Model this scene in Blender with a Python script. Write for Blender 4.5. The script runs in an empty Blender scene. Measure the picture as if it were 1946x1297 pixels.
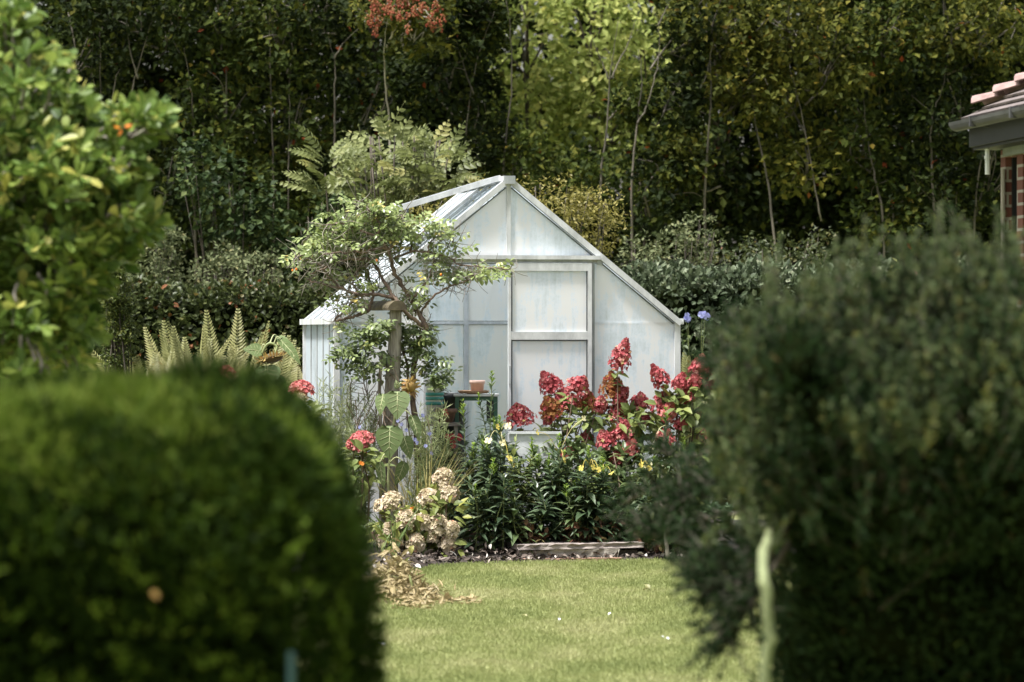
import bpy, math
import numpy as np
R = math.radians
scene = bpy.context.scene
COL = scene.collection
rng = np.random.default_rng(7)
F, CX, HZ, CH = 6300.0, 973.0, 630.0, 1.62      # focal length in photo pixels, optical axis, horizon row, eye height


def at(px, py, d):
    """where a thing seen at this photo pixel stands when it is d metres away"""
    return np.array([(px - CX) / F * d, d, CH - (py - HZ) / F * d])


def unit(v):
    v = np.asarray(v, float)
    return v / np.maximum(np.linalg.norm(v, axis=-1, keepdims=True), 1e-9)


# ------------------------------------------------------------------ materials
def new_mat(name):
    m = bpy.data.materials.new(name)
    m.use_nodes = True
    nt = m.node_tree
    nt.nodes.clear()
    out = nt.nodes.new('ShaderNodeOutputMaterial')
    return m, nt, out


def ramp(nt, stops, fac):
    r = nt.nodes.new('ShaderNodeValToRGB')
    e = r.color_ramp.elements
    e[0].position, e[0].color = stops[0][0], (*stops[0][1], 1)
    e[1].position, e[1].color = stops[-1][0], (*stops[-1][1], 1)
    for p, c in stops[1:-1]:
        k = e.new(p)
        k.color = (*c, 1)
    nt.links.new(fac, r.inputs['Fac'])
    return r.outputs['Color']


def noise(nt, scale, detail=4, rough=0.6, stretch=None, coord='Object'):
    tc = nt.nodes.new('ShaderNodeTexCoord')
    v = tc.outputs[coord]
    if stretch:
        mp = nt.nodes.new('ShaderNodeMapping')
        mp.inputs['Scale'].default_value = stretch
        nt.links.new(v, mp.inputs['Vector'])
        v = mp.outputs['Vector']
    n = nt.nodes.new('ShaderNodeTexNoise')
    n.inputs['Scale'].default_value = scale
    n.inputs['Detail'].default_value = detail
    n.inputs['Roughness'].default_value = rough
    nt.links.new(v, n.inputs['Vector'])
    return n.outputs['Fac']


def leaf_mat(name, stops, trans=0.3, rough=0.5, spec=0.3):
    """leaf colour picked leaf by leaf from the attribute lv; thin leaves let light through"""
    m, nt, out = new_mat(name)
    a = nt.nodes.new('ShaderNodeAttribute')
    a.attribute_name = 'lv'
    c = ramp(nt, stops, a.outputs['Fac'])
    p = nt.nodes.new('ShaderNodeBsdfPrincipled')
    p.inputs['Roughness'].default_value = rough
    p.inputs['Specular IOR Level'].default_value = spec
    nt.links.new(c, p.inputs['Base Color'])
    t = nt.nodes.new('ShaderNodeBsdfTranslucent')
    nt.links.new(c, t.inputs['Color'])
    mx = nt.nodes.new('ShaderNodeMixShader')
    mx.inputs[0].default_value = trans
    nt.links.new(p.outputs[0], mx.inputs[1])
    nt.links.new(t.outputs[0], mx.inputs[2])
    nt.links.new(mx.outputs[0], out.inputs['Surface'])
    return m


def rough_mat(name, c1, c2, scale=8, stretch=None, rough=0.8, bump=0.3, c3=None, metal=0.0, mid=(0.35, 0.65)):
    m, nt, out = new_mat(name)
    n = noise(nt, scale, 6, 0.65, stretch)
    st = [(mid[0], c1), (mid[1], c2)]
    if c3:
        st.append((min(1, mid[1] + 0.12), c3))
    c = ramp(nt, st, n)
    p = nt.nodes.new('ShaderNodeBsdfPrincipled')
    p.inputs['Roughness'].default_value = rough
    p.inputs['Metallic'].default_value = metal
    if name.endswith('core'):
        p.inputs['Specular IOR Level'].default_value = 0.0
    nt.links.new(c, p.inputs['Base Color'])
    if bump:
        b = nt.nodes.new('ShaderNodeBump')
        b.inputs['Strength'].default_value = bump
        b.inputs['Distance'].default_value = 0.01
        nt.links.new(n, b.inputs['Height'])
        nt.links.new(b.outputs[0], p.inputs['Normal'])
    nt.links.new(p.outputs[0], out.inputs['Surface'])
    return m


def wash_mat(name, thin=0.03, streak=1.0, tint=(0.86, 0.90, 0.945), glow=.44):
    """whitewashed glass: milky chalk that lets light through, worn into streaks and patches"""
    m, nt, out = new_mat(name)
    n1 = noise(nt, 2.2, 7, 0.7)
    n2 = noise(nt, 5.0, 5, 0.7, (3.0, 3.0, 0.35))
    n3 = noise(nt, 45, 3, 0.6)
    a = nt.nodes.new('ShaderNodeMath'); a.operation = 'MULTIPLY_ADD'
    nt.links.new(n2, a.inputs[0]); a.inputs[1].default_value = 0.75 * (1.0 + .0 * streak)
    nt.links.new(n1, a.inputs[2])
    b = nt.nodes.new('ShaderNodeMath'); b.operation = 'MULTIPLY_ADD'
    nt.links.new(n3, b.inputs[0]); b.inputs[1].default_value = 0.22
    nt.links.new(a.outputs[0], b.inputs[2])
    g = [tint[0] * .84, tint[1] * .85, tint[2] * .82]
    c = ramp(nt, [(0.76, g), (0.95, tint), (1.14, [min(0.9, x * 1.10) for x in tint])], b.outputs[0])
    d = nt.nodes.new('ShaderNodeBsdfPrincipled')
    d.inputs['Roughness'].default_value = 0.75
    d.inputs['Specular IOR Level'].default_value = 0.15
    nt.links.new(c, d.inputs['Base Color'])
    t = nt.nodes.new('ShaderNodeBsdfTranslucent')
    nt.links.new(c, t.inputs['Color'])
    mx = nt.nodes.new('ShaderNodeMixShader'); mx.inputs[0].default_value = glow
    nt.links.new(d.outputs[0], mx.inputs[1]); nt.links.new(t.outputs[0], mx.inputs[2])
    tr = nt.nodes.new('ShaderNodeBsdfTransparent')
    tr.inputs["Color"].default_value = (0.9, 0.9, 0.86, 1)
    fr = ramp(nt, [(0.66, (0.13 if thin < .04 else .42,) * 3), (0.80, (thin, thin, thin)), (1.0, (thin * 0.4,) * 3)], b.outputs[0])
    m2 = nt.nodes.new('ShaderNodeMixShader')
    nt.links.new(fr, m2.inputs[0])
    nt.links.new(mx.outputs[0], m2.inputs[1]); nt.links.new(tr.outputs[0], m2.inputs[2])
    nt.links.new(m2.outputs[0], out.inputs['Surface'])
    return m


def flat(name, c, rough=0.6, metal=0.0, var=0.15, scale=14):
    lo = [x * (1 - var) for x in c]
    hi = [min(1, x * (1 + var)) for x in c]
    return rough_mat(name, lo, hi, scale, None, rough, 0.12, metal=metal)


M = {}
# leaves: colours per leaf, a few turning yellow or red where the photo shows them
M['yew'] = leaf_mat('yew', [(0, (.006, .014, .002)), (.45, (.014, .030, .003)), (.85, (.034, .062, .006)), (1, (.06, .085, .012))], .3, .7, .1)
M['shade_core'] = rough_mat('shade_core', (.003, .0045, .0015), (.007, .009, .003), 12, bump=0)  # near-black: the shade inside the foliage is put into the colour
M['yew_lit'] = leaf_mat('yew_lit', [(0, (.0535, .0955, .0091)), (.5, (.1108, .1643, .0198)), (1, (.1834, .2292, .0420))], .4, .6, .15)  # brighter greens that paint sunlight onto the yew hedge
M['heath'] = leaf_mat('heath', [(0, (.0057, .0138, .0044)), (.5, (.0161, .0341, .0103)), (.9, (.0321, .0596, .0184)), (.96, (.0522, .0746, .0147)), (1, (.0482, .0373, .0110))], .25, .7, .12)
M['heath_lit'] = leaf_mat('heath_lit', [(0, (.0320, .0499, .0202)), (.5, (.0760, .1075, .0432)), (.9, (.1280, .1591, .0612)), (1, (.1680, .1634, .0432))], .3, .6, .15)  # lighter greens that paint the lit upper part of the shrub
M['bay'] = leaf_mat('bay', [(0, (.0507, .0964, .0180)), (.5, (.1268, .1944, .0384)), (.9, (.2368, .2956, .0640)), (1, (.4060, .3888, .1025))], .36, .45, .3)
M['wood_dark'] = leaf_mat('wood_dark', [(0, (.0048, .0091, .0022)), (.5, (.0138, .0224, .0043)), (.85, (.0296, .0416, .0074)), (.96, (.0543, .0608, .0094)), (.985, (.0986, .0810, .0109)), (1, (.1083, .0253, .0062))], .3, .7, .1)
M['wood_mid'] = leaf_mat('wood_mid', [(0, (.0128, .0218, .0046)), (.5, (.0352, .0500, .0090)), (.85, (.0640, .0803, .0140)), (.95, (.1086, .1093, .0186)), (.98, (.1660, .1093, .0165)), (1, (.1660, .0386, .0123))], .32, .7, .1)
M['wood_olive'] = leaf_mat('wood_olive', [(0, (.0213, .0283, .0055)), (.5, (.0606, .0706, .0131)), (.85, (.1070, .1115, .0190)), (.96, (.1712, .1486, .0272)), (1, (.1854, .0669, .0164))], .35, .7, .1)
M['wood_sunlit'] = leaf_mat('wood_sunlit', [(0, (.1851, .2360, .0650)), (.5, (.3700, .4280, .1300)), (.9, (.5550, .5757, .2010)), (1, (.6785, .6346, .2010))], .45, .7, .1)  # sunlight of the gap is put into these very pale leaf colours
M['ivy'] = leaf_mat('ivy', [(0, (.0103, .0207, .0060)), (.5, (.0276, .0483, .0144)), (.9, (.0621, .0906, .0270)), (1, (.1121, .1207, .0300))], .25, .6, .15)
M['beech'] = leaf_mat('beech', [(0, (.0185, .0272, .0083)), (.5, (.0462, .0624, .0192)), (.9, (.0840, .1000, .0320)), (.97, (.1260, .0960, .0320)), (1, (.2016, .0800, .0320))], .28)
M['greyleaf'] = leaf_mat('greyleaf', [(0, (.0553, .0697, .0325)), (.5, (.1105, .1318, .0615)), (.9, (.1700, .1870, .0939)), (1, (.2380, .2125, .1011))], .25, .7, .12)
M['ash'] = leaf_mat('ash', [(0, (.0817, .1007, .0313)), (.5, (.1560, .1799, .0626)), (.9, (.2303, .2518, .1001)), (1, (.2823, .2734, .1001))], .35)
M['golden'] = leaf_mat('golden', [(0, (.0825, .0792, .0176)), (.5, (.1760, .1595, .0352)), (.9, (.2750, .2420, .0660)), (1, (.3300, .2750, .1100))], .35)
M['rightleaf'] = leaf_mat('rightleaf', [(0, (.0280, .0416, .0208)), (.5, (.0680, .0920, .0480)), (.9, (.1520, .1840, .1120)), (1, (.2240, .2480, .1600))], .22, .55, .2)
M['cypress'] = leaf_mat('cypress', [(0, (.030, .048, .010)), (.6, (.070, .095, .018)), (1, (.15, .16, .04))], .25)
M['fern'] = leaf_mat('fern', [(0, (.1472, .1564, .0538)), (.5, (.2484, .2484, .0978)), (.9, (.3312, .3128, .1466)), (1, (.3128, .2392, .0782))], .4)
M['rose'] = leaf_mat('rose', [(0, (.0960, .1360, .0416)), (.5, (.2080, .2640, .0880)), (.85, (.3360, .3920, .1520)), (1, (.4800, .3840, .1120))], .35, .35, .5)
M['rose_dark'] = leaf_mat('rose_dark', [(0, (.0675, .0975, .0330)), (.5, (.1500, .1950, .0750)), (.9, (.2850, .3450, .1350)), (1, (.4050, .4200, .1500))], .3, .4, .45)
M['sunleaf'] = leaf_mat('sunleaf', [(0, (.0850, .1275, .0510)), (.5, (.1360, .1870, .0723)), (1, (.2040, .2550, .1275))], .32)
M['primrose'] = leaf_mat('primrose', [(0, (.0234, .0432, .0198)), (.5, (.0558, .0882, .0432)), (.9, (.1125, .1575, .0855)), (1, (.1890, .2250, .1260))], .22, .38, .5)
M['primrose_mid'] = leaf_mat('primrose_mid', [(0, (.035, .058, .020)), (.5, (.085, .125, .045)), (.9, (.16, .21, .085)), (1, (.27, .26, .09))], .28, .42, .4)
M['lowred'] = leaf_mat('lowred', [(0, (.07, .03, .02)), (.5, (.16, .075, .045)), (.85, (.26, .16, .09)), (1, (.30, .28, .12))], .25)
M['tip'] = leaf_mat('tip', [(0, (.12, .20, .03)), (.5, (.20, .30, .05)), (1, (.30, .38, .08))], .35)
M['hydleaf'] = leaf_mat('hydleaf', [(0, (.075, .105, .030)), (.5, (.15, .19, .055)), (.9, (.24, .27, .085)), (1, (.32, .28, .08))], .3)
M['hydyellow'] = leaf_mat('hydyellow', [(0, (.075, .10, .028)), (.5, (.17, .20, .05)), (.85, (.32, .32, .08)), (1, (.44, .36, .12))], .35)
M['redhead'] = leaf_mat('redhead', [(0, (.1748, .0334, .0308)), (.35, (.3703, .0715, .0829)), (.7, (.4834, .1430, .1541)), (.88, (.5760, .2979, .2607)), (.95, (.4115, .2860, .1421)), (1, (.3086, .2622, .0948))], .3, .7, .1)
M['rusthead'] = leaf_mat('rusthead', [(0, (.16, .03, .02)), (.35, (.24, .10, .035)), (.6, (.30, .17, .06)), (.8, (.42, .08, .09)), (1, (.52, .10, .14))], .3, .7, .1)
M['pinkhead'] = leaf_mat('pinkhead', [(0, (.3788, .0722, .0812)), (.5, (.5412, .1533, .1533)), (1, (.6494, .3608, .3157))], .3, .7, .1)
M['creamhead'] = leaf_mat('creamhead', [(0, (.3486, .3039, .1629)), (.45, (.5752, .4896, .3430)), (.85, (.6797, .5741, .4629)), (1, (.5402, .2701, .1715))], .3, .7, .1)
M['yellowflower'] = leaf_mat('yellowflower', [(0, (.62, .48, .08)), (1, (.80, .70, .22))], .4)
M['paleflower'] = leaf_mat('paleflower', [(0, (.75, .68, .32)), (1, (.85, .80, .55))], .4)
M['blueflower'] = leaf_mat('blueflower', [(0, (.1920, .2080, .4960)), (1, (.4000, .4160, .6560))], .4)
M['orangeflower'] = leaf_mat('orangeflower', [(0, (.70, .20, .03)), (1, (.80, .34, .06))], .4)
M['pinkrose'] = leaf_mat('pinkrose', [(0, (.66, .17, .27)), (1, (.80, .36, .42))], .4)
M['redflower'] = leaf_mat('redflower', [(0, (.38, .03, .04)), (1, (.56, .07, .10))], .3)
M['berry'] = leaf_mat('berry', [(0, (.26, .045, .025)), (.6, (.32, .085, .045)), (1, (.30, .17, .07))], .3)
M['feather'] = leaf_mat('feather', [(0, (.1350, .1688, .0743)), (.5, (.2700, .3172, .1485)), (1, (.4590, .4860, .2700))], .35)
M['drygrass'] = leaf_mat('drygrass', [(0, (.24, .23, .08)), (.5, (.38, .34, .14)), (1, (.50, .43, .22))], .35)
M['clippings'] = leaf_mat('clippings', [(0, (.1192, .0922, .0357)), (.4, (.2385, .1901, .0893)), (.8, (.3643, .2880, .1562)), (1, (.1457, .1613, .0536))], .2)
M['petal_dry'] = leaf_mat('petal_dry', [(0, (.16, .07, .02)), (.5, (.34, .22, .07)), (1, (.52, .42, .16))], .3)
M['seed'] = rough_mat('seed', (.04, .03, .012), (.12, .09, .03), 120, bump=.6)
M['stem_green'] = flat('stem_green', (.17, .20, .075))
M['stem_pale'] = flat('stem_pale', (.30, .32, .16))
M['stem_brown'] = rough_mat('stem_brown', (.07, .045, .03), (.17, .12, .08), 25, (1, 1, .3))
M['bark_grey'] = rough_mat('bark_grey', (.12, .105, .085), (.28, .25, .21), 18, (1, 1, .3))
M['bark_dark'] = rough_mat('bark_dark', (.03, .024, .018), (.085, .068, .05), 18, (1, 1, .3))
M['bark_pale'] = rough_mat('bark_pale', (.20, .175, .145), (.42, .38, .33), 14, (1, 1, .25))
M['bark_mid'] = rough_mat('bark_mid', (.035, .03, .022), (.15, .13, .10), 9, (1, 1, .25))
M['bark_lichen'] = rough_mat('bark_lichen', (.10, .12, .05), (.22, .25, .115), 30, (1, 1, .3), bump=.6)
M['rosebark'] = rough_mat('rosebark', (.055, .035, .026), (.20, .14, .10), 30, (1, 1, .5), c3=(.28, .25, .16))
M['oldwood'] = rough_mat('oldwood', (.15, .13, .11), (.36, .33, .285), 22, (6, 6, .35), bump=.6)
M['mosslog'] = rough_mat('mosslog', (.055, .042, .026), (.12, .10, .055), 14, c3=(.16, .17, .06), bump=.6)
M['plank'] = rough_mat('plank', (.14, .115, .105), (.36, .31, .28), 9, (.5, 7, 7), c3=(.46, .42, .38), bump=.7)
M['plank_pale'] = rough_mat('plank_pale', (.13, .11, .085), (.52, .48, .41), 7, (.6, 4, 4), c3=(.66, .62, .54), bump=.8)
M['edging'] = rough_mat('edging', (.16, .085, .055), (.30, .19, .14), 10, c3=(.16, .18, .05), bump=.6)
M['soil'] = rough_mat('soil', (.016, .012, .010), (.055, .042, .034), 16, bump=1.0, c3=(.12, .10, .08))
M['chips'] = leaf_mat('chips', [(0, (.03, .022, .018)), (.6, (.12, .095, .08)), (.9, (.35, .30, .26)), (1, (.62, .58, .52))], .0, .85, .2)
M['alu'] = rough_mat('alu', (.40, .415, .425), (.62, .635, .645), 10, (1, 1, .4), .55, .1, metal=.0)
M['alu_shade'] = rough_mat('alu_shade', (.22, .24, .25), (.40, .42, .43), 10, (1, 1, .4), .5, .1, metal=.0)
M['seal'] = flat('seal', (.05, .055, .06))
M['seal_grey'] = rough_mat('seal_grey', (.035, .045, .042), (.20, .22, .21), 9, (1, 1, 1))
M['wash'] = wash_mat('wash')
M['wash_thin'] = wash_mat('wash_thin', .04, 1.25, (.84, .885, .925), .5)
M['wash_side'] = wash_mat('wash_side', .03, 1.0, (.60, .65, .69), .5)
M['wash_roof'] = wash_mat('wash_roof', .04, .7, (.74, .78, .81), .72)
M['slab_pale'] = rough_mat('slab_pale', (.36, .34, .31), (.52, .50, .46), 6)
M['brickbase'] = rough_mat('brickbase', (.18, .10, .07), (.30, .19, .14), 12)
M['greenmetal'] = flat('greenmetal', (.025, .085, .055), .4)
M['woodtop'] = rough_mat('woodtop', (.24, .13, .07), (.40, .25, .15), 10, (6, 1, 1))
M['pinkpot'] = flat('pinkpot', (.66, .46, .39), .7)
M['whiteplastic'] = flat('whiteplastic', (.76, .78, .80), .5, var=.05)
M['enamel'] = rough_mat('enamel', (.46, .48, .49), (.66, .68, .69), 7)
M['teal'] = flat('teal', (.06, .30, .27), .5)
M['blackplastic'] = flat('blackplastic', (.012, .014, .016), .4)
M['terracotta'] = rough_mat('terracotta', (.10, .055, .04), (.24, .14, .10), 16, c3=(.42, .36, .28))
M['tile'] = rough_mat('tile', (.19, .12, .11), (.28, .19, .17), 14, c3=(.22, .20, .18), bump=.4)
M['tile_old'] = rough_mat('tile_old', (.07, .058, .055), (.16, .13, .12), 9, c3=(.12, .12, .06), bump=.6)
M['gutter'] = rough_mat('gutter', (.028, .028, .03), (.07, .07, .075), 14, (1, .2, 1), .45, .1)
M['darkpaint'] = flat('darkpaint', (.006, .007, .007), .6)
M['soffit'] = flat('soffit', (.15, .165, .135), .6)
M['glassdark'] = flat('glassdark', (.012, .014, .016), .08)
M['tealstake'] = flat('tealstake', (.006, .034, .034), .6)
M['weed'] = leaf_mat('weed', [(0, (.05, .085, .02)), (.5, (.10, .15, .04)), (1, (.17, .21, .07))], .3)


def grass_mats():
    res = []
    for nm, k in (('lawn', .8), ('blade', 1.0)):
        m, nt, out = new_mat(nm)
        n1 = noise(nt, 1.4, 5, .6, (1, .55, 1))
        n2 = noise(nt, 14, 3, .6)
        a = nt.nodes.new('ShaderNodeMath'); a.operation = 'MULTIPLY_ADD'
        nt.links.new(n2, a.inputs[0]); a.inputs[1].default_value = .35; nt.links.new(n1, a.inputs[2])
        c = ramp(nt, [(.45, (.178 * k, .214 * k, .074 * k)), (.66, (.270 * k, .298 * k, .118 * k)), (.86, (.37 * k, .37 * k, .19 * k))], a.outputs[0])
        p = nt.nodes.new('ShaderNodeBsdfPrincipled'); p.inputs['Roughness'].default_value = .6
        p.inputs['Specular IOR Level'].default_value = .2
        nt.links.new(c, p.inputs['Base Color'])
        if nm == 'blade':
            t = nt.nodes.new('ShaderNodeBsdfTranslucent'); nt.links.new(c, t.inputs['Color'])
            mx = nt.nodes.new('ShaderNodeMixShader'); mx.inputs[0].default_value = .35
            nt.links.new(p.outputs[0], mx.inputs[1]); nt.links.new(t.outputs[0], mx.inputs[2])
            nt.links.new(mx.outputs[0], out.inputs['Surface'])
        else:
            nt.links.new(p.outputs[0], out.inputs['Surface'])
        res.append(m)
    return res


M['lawn'], M['blade'] = grass_mats()


def brick_mat():
    m, nt, out = new_mat('brick')
    tc = nt.nodes.new('ShaderNodeTexCoord')
    mp = nt.nodes.new('ShaderNodeMapping')
    mp.inputs['Rotation'].default_value = (R(90), 0, R(90))
    b = nt.nodes.new('ShaderNodeTexBrick')
    b.inputs['Scale'].default_value = 1.0
    b.inputs['Brick Width'].default_value = .225
    b.inputs['Row Height'].default_value = .077
    b.inputs['Mortar Size'].default_value = .009
    b.inputs['Color1'].default_value = (.10, .032, .022, 1)  # dimmed: the tree's shade on the house is put into the brick
    b.inputs['Color2'].default_value = (.14, .05, .033, 1)
    b.inputs['Mortar'].default_value = (.27, .25, .22, 1)
    s = nt.nodes.new('ShaderNodeSeparateXYZ'); cb = nt.nodes.new('ShaderNodeCombineXYZ')
    nt.links.new(tc.outputs['Object'], s.inputs[0])
    ad = nt.nodes.new('ShaderNodeMath'); ad.operation = 'ADD'
    nt.links.new(s.outputs['X'], ad.inputs[0]); nt.links.new(s.outputs['Y'], ad.inputs[1])
    nt.links.new(ad.outputs[0], cb.inputs['X']); nt.links.new(s.outputs['Z'], cb.inputs['Y'])
    nt.links.new(cb.outputs[0], b.inputs['Vector'])
    p = nt.nodes.new('ShaderNodeBsdfPrincipled'); p.inputs['Roughness'].default_value = .9
    nt.links.new(b.outputs['Color'], p.inputs['Base Color'])
    nt.links.new(p.outputs[0], out.inputs['Surface'])
    return m


M['brick'] = brick_mat()


# ------------------------------------------------------------------ mesh building
class MB:
    def __init__(s):
        s.v, s.f, s.l, s.n = [], {}, [], 0

    def add(s, v, faces, lv=0.5):
        v = np.asarray(v, float).reshape(-1, 3)
        for f in faces:
            f = np.asarray(f, int)
            if f.size:
                s.f.setdefault(f.shape[1], []).append(f + s.n)
        s.v.append(v)
        s.l.append(np.broadcast_to(np.asarray(lv, float), (len(v),)).copy())
        s.n += len(v)

    def build(s, name, mat, parent=None, smooth=False, label=None):
        v = np.concatenate(s.v)
        if parent is not None:
            o_ = np.array(parent.get('_w', (0, 0, 0)))
            v = v - o_
        me = bpy.data.meshes.new(name)
        me.vertices.add(len(v)); me.vertices.foreach_set('co', v.astype(np.float32).ravel())
        idx, st, k = [], [], 0
        for sz, fl in s.f.items():
            f = np.concatenate(fl)
            idx.append(f.ravel()); st.append(k + np.arange(len(f)) * sz); k += f.size
        idx, st = np.concatenate(idx), np.concatenate(st)
        me.loops.add(len(idx)); me.loops.foreach_set('vertex_index', idx.astype(np.int32))
        me.polygons.add(len(st)); me.polygons.foreach_set('loop_start', st.astype(np.int32))
        me.polygons.foreach_set('use_smooth', np.full(len(st), smooth))
        me.update(calc_edges=True)
        a = me.attributes.new('lv', 'FLOAT', 'POINT')
        a.data.foreach_set('value', np.concatenate(s.l).astype(np.float32))
        me.materials.append(M[mat] if isinstance(mat, str) else mat)
        o = bpy.data.objects.new(name, me)
        COL.objects.link(o)
        if parent is not None:
            o.parent = parent
            o['_w'] = parent.get('_w', (0, 0, 0))
        if label:
            o['label'] = label
        return o


BOXF = np.array([[0, 3, 2, 1], [4, 5, 6, 7], [0, 1, 5, 4], [1, 2, 6, 5], [2, 3, 7, 6], [3, 0, 4, 7]])


def box(mb, c, size, ax=None, lv=.5):
    """box by centre, size and three axes"""
    h = np.array(size) / 2
    k = np.array([[-1, -1, -1], [1, -1, -1], [1, 1, -1], [-1, 1, -1], [-1, -1, 1], [1, -1, 1], [1, 1, 1], [-1, 1, 1]]) * h
    A = np.eye(3) if ax is None else np.asarray(ax)
    mb.add(np.asarray(c) + k @ A, [BOXF], lv)


def bar(mb, a, b, w, t, up=(0, 0, 1)):
    """rectangular bar from a to b: w across, t along up"""
    a, b = np.asarray(a, float), np.asarray(b, float)
    d = unit(b - a)
    s = np.cross(d, up)
    s = unit(s)
    u = np.cross(s, d)
    box(mb, (a + b) / 2, (np.linalg.norm(b - a), w, t), [d, s, u])


def tube(mb, pts, rad, seg=7, lv=.5, cap=True):
    p = np.asarray(pts, float)
    n = len(p)
    r = np.broadcast_to(np.asarray(rad, float), (n,))
    t = unit(np.gradient(p, axis=0))
    ref = np.array([0.31, 0.77, 0.55])
    if abs(t[0] @ ref) > .9:
        ref = np.array([1., 0, 0])
    u = unit(np.cross(t[0], ref))
    rings = []
    for i in range(n):
        u = unit(u - t[i] * (u @ t[i]))
        w = np.cross(t[i], u)
        a = np.arange(seg) * 2 * math.pi / seg
        rings.append(p[i] + r[i] * (np.cos(a)[:, None] * u + np.sin(a)[:, None] * w))
    v = np.concatenate(rings)
    i, j = np.meshgrid(np.arange(n - 1), np.arange(seg), indexing='ij')
    i, j = i.ravel(), j.ravel()
    f = np.stack([i * seg + j, i * seg + (j + 1) % seg, (i + 1) * seg + (j + 1) % seg, (i + 1) * seg + j], 1)
    fs = [f]
    if cap:
        fs += [np.arange(seg)[None, ::-1], (np.arange(seg) + (n - 1) * seg)[None]]
    mb.add(v, fs, lv)


def spline(pts, n=10):
    """smooth curve through points"""
    p = np.asarray(pts, float)
    if len(p) < 3:
        return np.linspace(p[0], p[-1], n)
    q = np.vstack([2 * p[0] - p[1], p, 2 * p[-1] - p[-2]])
    res = []
    for i in range(1, len(q) - 2):
        for t in np.linspace(0, 1, max(2, n // (len(p) - 1)), endpoint=False):
            a, b, c, d = q[i - 1], q[i], q[i + 1], q[i + 2]
            res.append(.5 * ((2 * b) + (-a + c) * t + (2 * a - 5 * b + 4 * c - d) * t * t + (-a + 3 * b - 3 * c + d) * t ** 3))
    res.append(p[-1])
    return np.array(res)


def lathe(mb, c, prof, seg=20):
    """prof: (radius, z) pairs"""
    a = np.arange(seg) * 2 * math.pi / seg
    v = np.concatenate([np.stack([r * np.cos(a), r * np.sin(a), np.full(seg, z)], 1) for r, z in prof]) + np.asarray(c)
    n = len(prof)
    i, j = np.meshgrid(np.arange(n - 1), np.arange(seg), indexing='ij')
    i, j = i.ravel(), j.ravel()
    f = np.stack([i * seg + j, i * seg + (j + 1) % seg, (i + 1) * seg + (j + 1) % seg, (i + 1) * seg + j], 1)
    mb.add(v, [f, np.arange(seg)[None, ::-1], (np.arange(seg) + (n - 1) * seg)[None]])


# leaf outlines as (position along the leaf, half width)
OVAL = [(0, 0), (.3, .42), (.65, .45), (1, 0)]
LANCE = [(0, 0), (.25, .42), (.55, .46), (.8, .25), (1, 0)]
OBOV = [(0, 0), (.35, .25), (.7, .5), (.9, .36), (1, 0)]
HEART = [(.05, 0), (-.04, .26), (.10, .46), (.28, .50), (.50, .42), (.72, .25), (.88, .10), (1, 0)]


def leaves(mb, pos, axis, nrm, L, W, prof=None, lv=.5, fold=.25, droop=.15):
    """many leaves at once; prof None is a small folded lozenge"""
    pos = np.asarray(pos, float).reshape(-1, 3)
    n = len(pos)
    if n == 0:
        return
    axis = unit(np.broadcast_to(axis, (n, 3)))
    nrm = np.broadcast_to(nrm, (n, 3))
    side = np.cross(nrm, axis)
    bad = np.linalg.norm(side, axis=1) < 1e-4
    side[bad] = np.cross(axis[bad], [0.3, 0.8, 0.5])
    side = unit(side)
    nrm = np.cross(axis, side)
    L = np.broadcast_to(np.asarray(L, float), (n,))[:, None]
    W = np.broadcast_to(np.asarray(W, float), (n,))[:, None]
    dr = np.broadcast_to(np.asarray(droop, float), (n,))[:, None]
    lv = np.clip(np.broadcast_to(np.asarray(lv, float), (n,)), 0, 1)

    def pt(t, s, w):
        return pos + axis * (t * L) + side * (s * w * W) + nrm * (fold * abs(s) * w * W - dr * t * t * L)
    if prof is None:
        v = np.stack([pt(0, 0, 0), pt(.45, 1, .5), pt(1, 0, 0), pt(.45, -1, .5)], 1)
        f0 = np.array([[0, 2, 1], [0, 3, 2]])
        k, sets = 4, [f0]
    else:
        rows, cols = [], []
        k = 0
        for t, w in prof:
            if w == 0:
                rows.append([k]); cols.append(pt(t, 0, 0)); k += 1
            else:
                rows.append([k, k + 1, k + 2])
                cols += [pt(t, 1, w), pt(t, 0, 0), pt(t, -1, w)]
                k += 3
        v = np.stack(cols, 1)
        tr, qd = [], []
        for a, b in zip(rows[:-1], rows[1:]):
            if len(a) == 1:
                tr += [[a[0], b[1], b[0]], [a[0], b[2], b[1]]]
            elif len(b) == 1:
                tr += [[a[0], a[1], b[0]], [a[1], a[2], b[0]]]
            else:
                qd += [[a[0], a[1], b[1], b[0]], [a[1], a[2], b[2], b[1]]]
        sets = [np.array(x) for x in (tr, qd) if x]
    off = (np.arange(n) * k)[:, None, None]
    mb.add(v.reshape(-1, 3), [(s_[None] + off).reshape(-1, s_.shape[1]) for s_ in sets], np.repeat(lv, k))


def rv(n, s=1.0):
    return rng.normal(size=(n, 3)) * s


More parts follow.
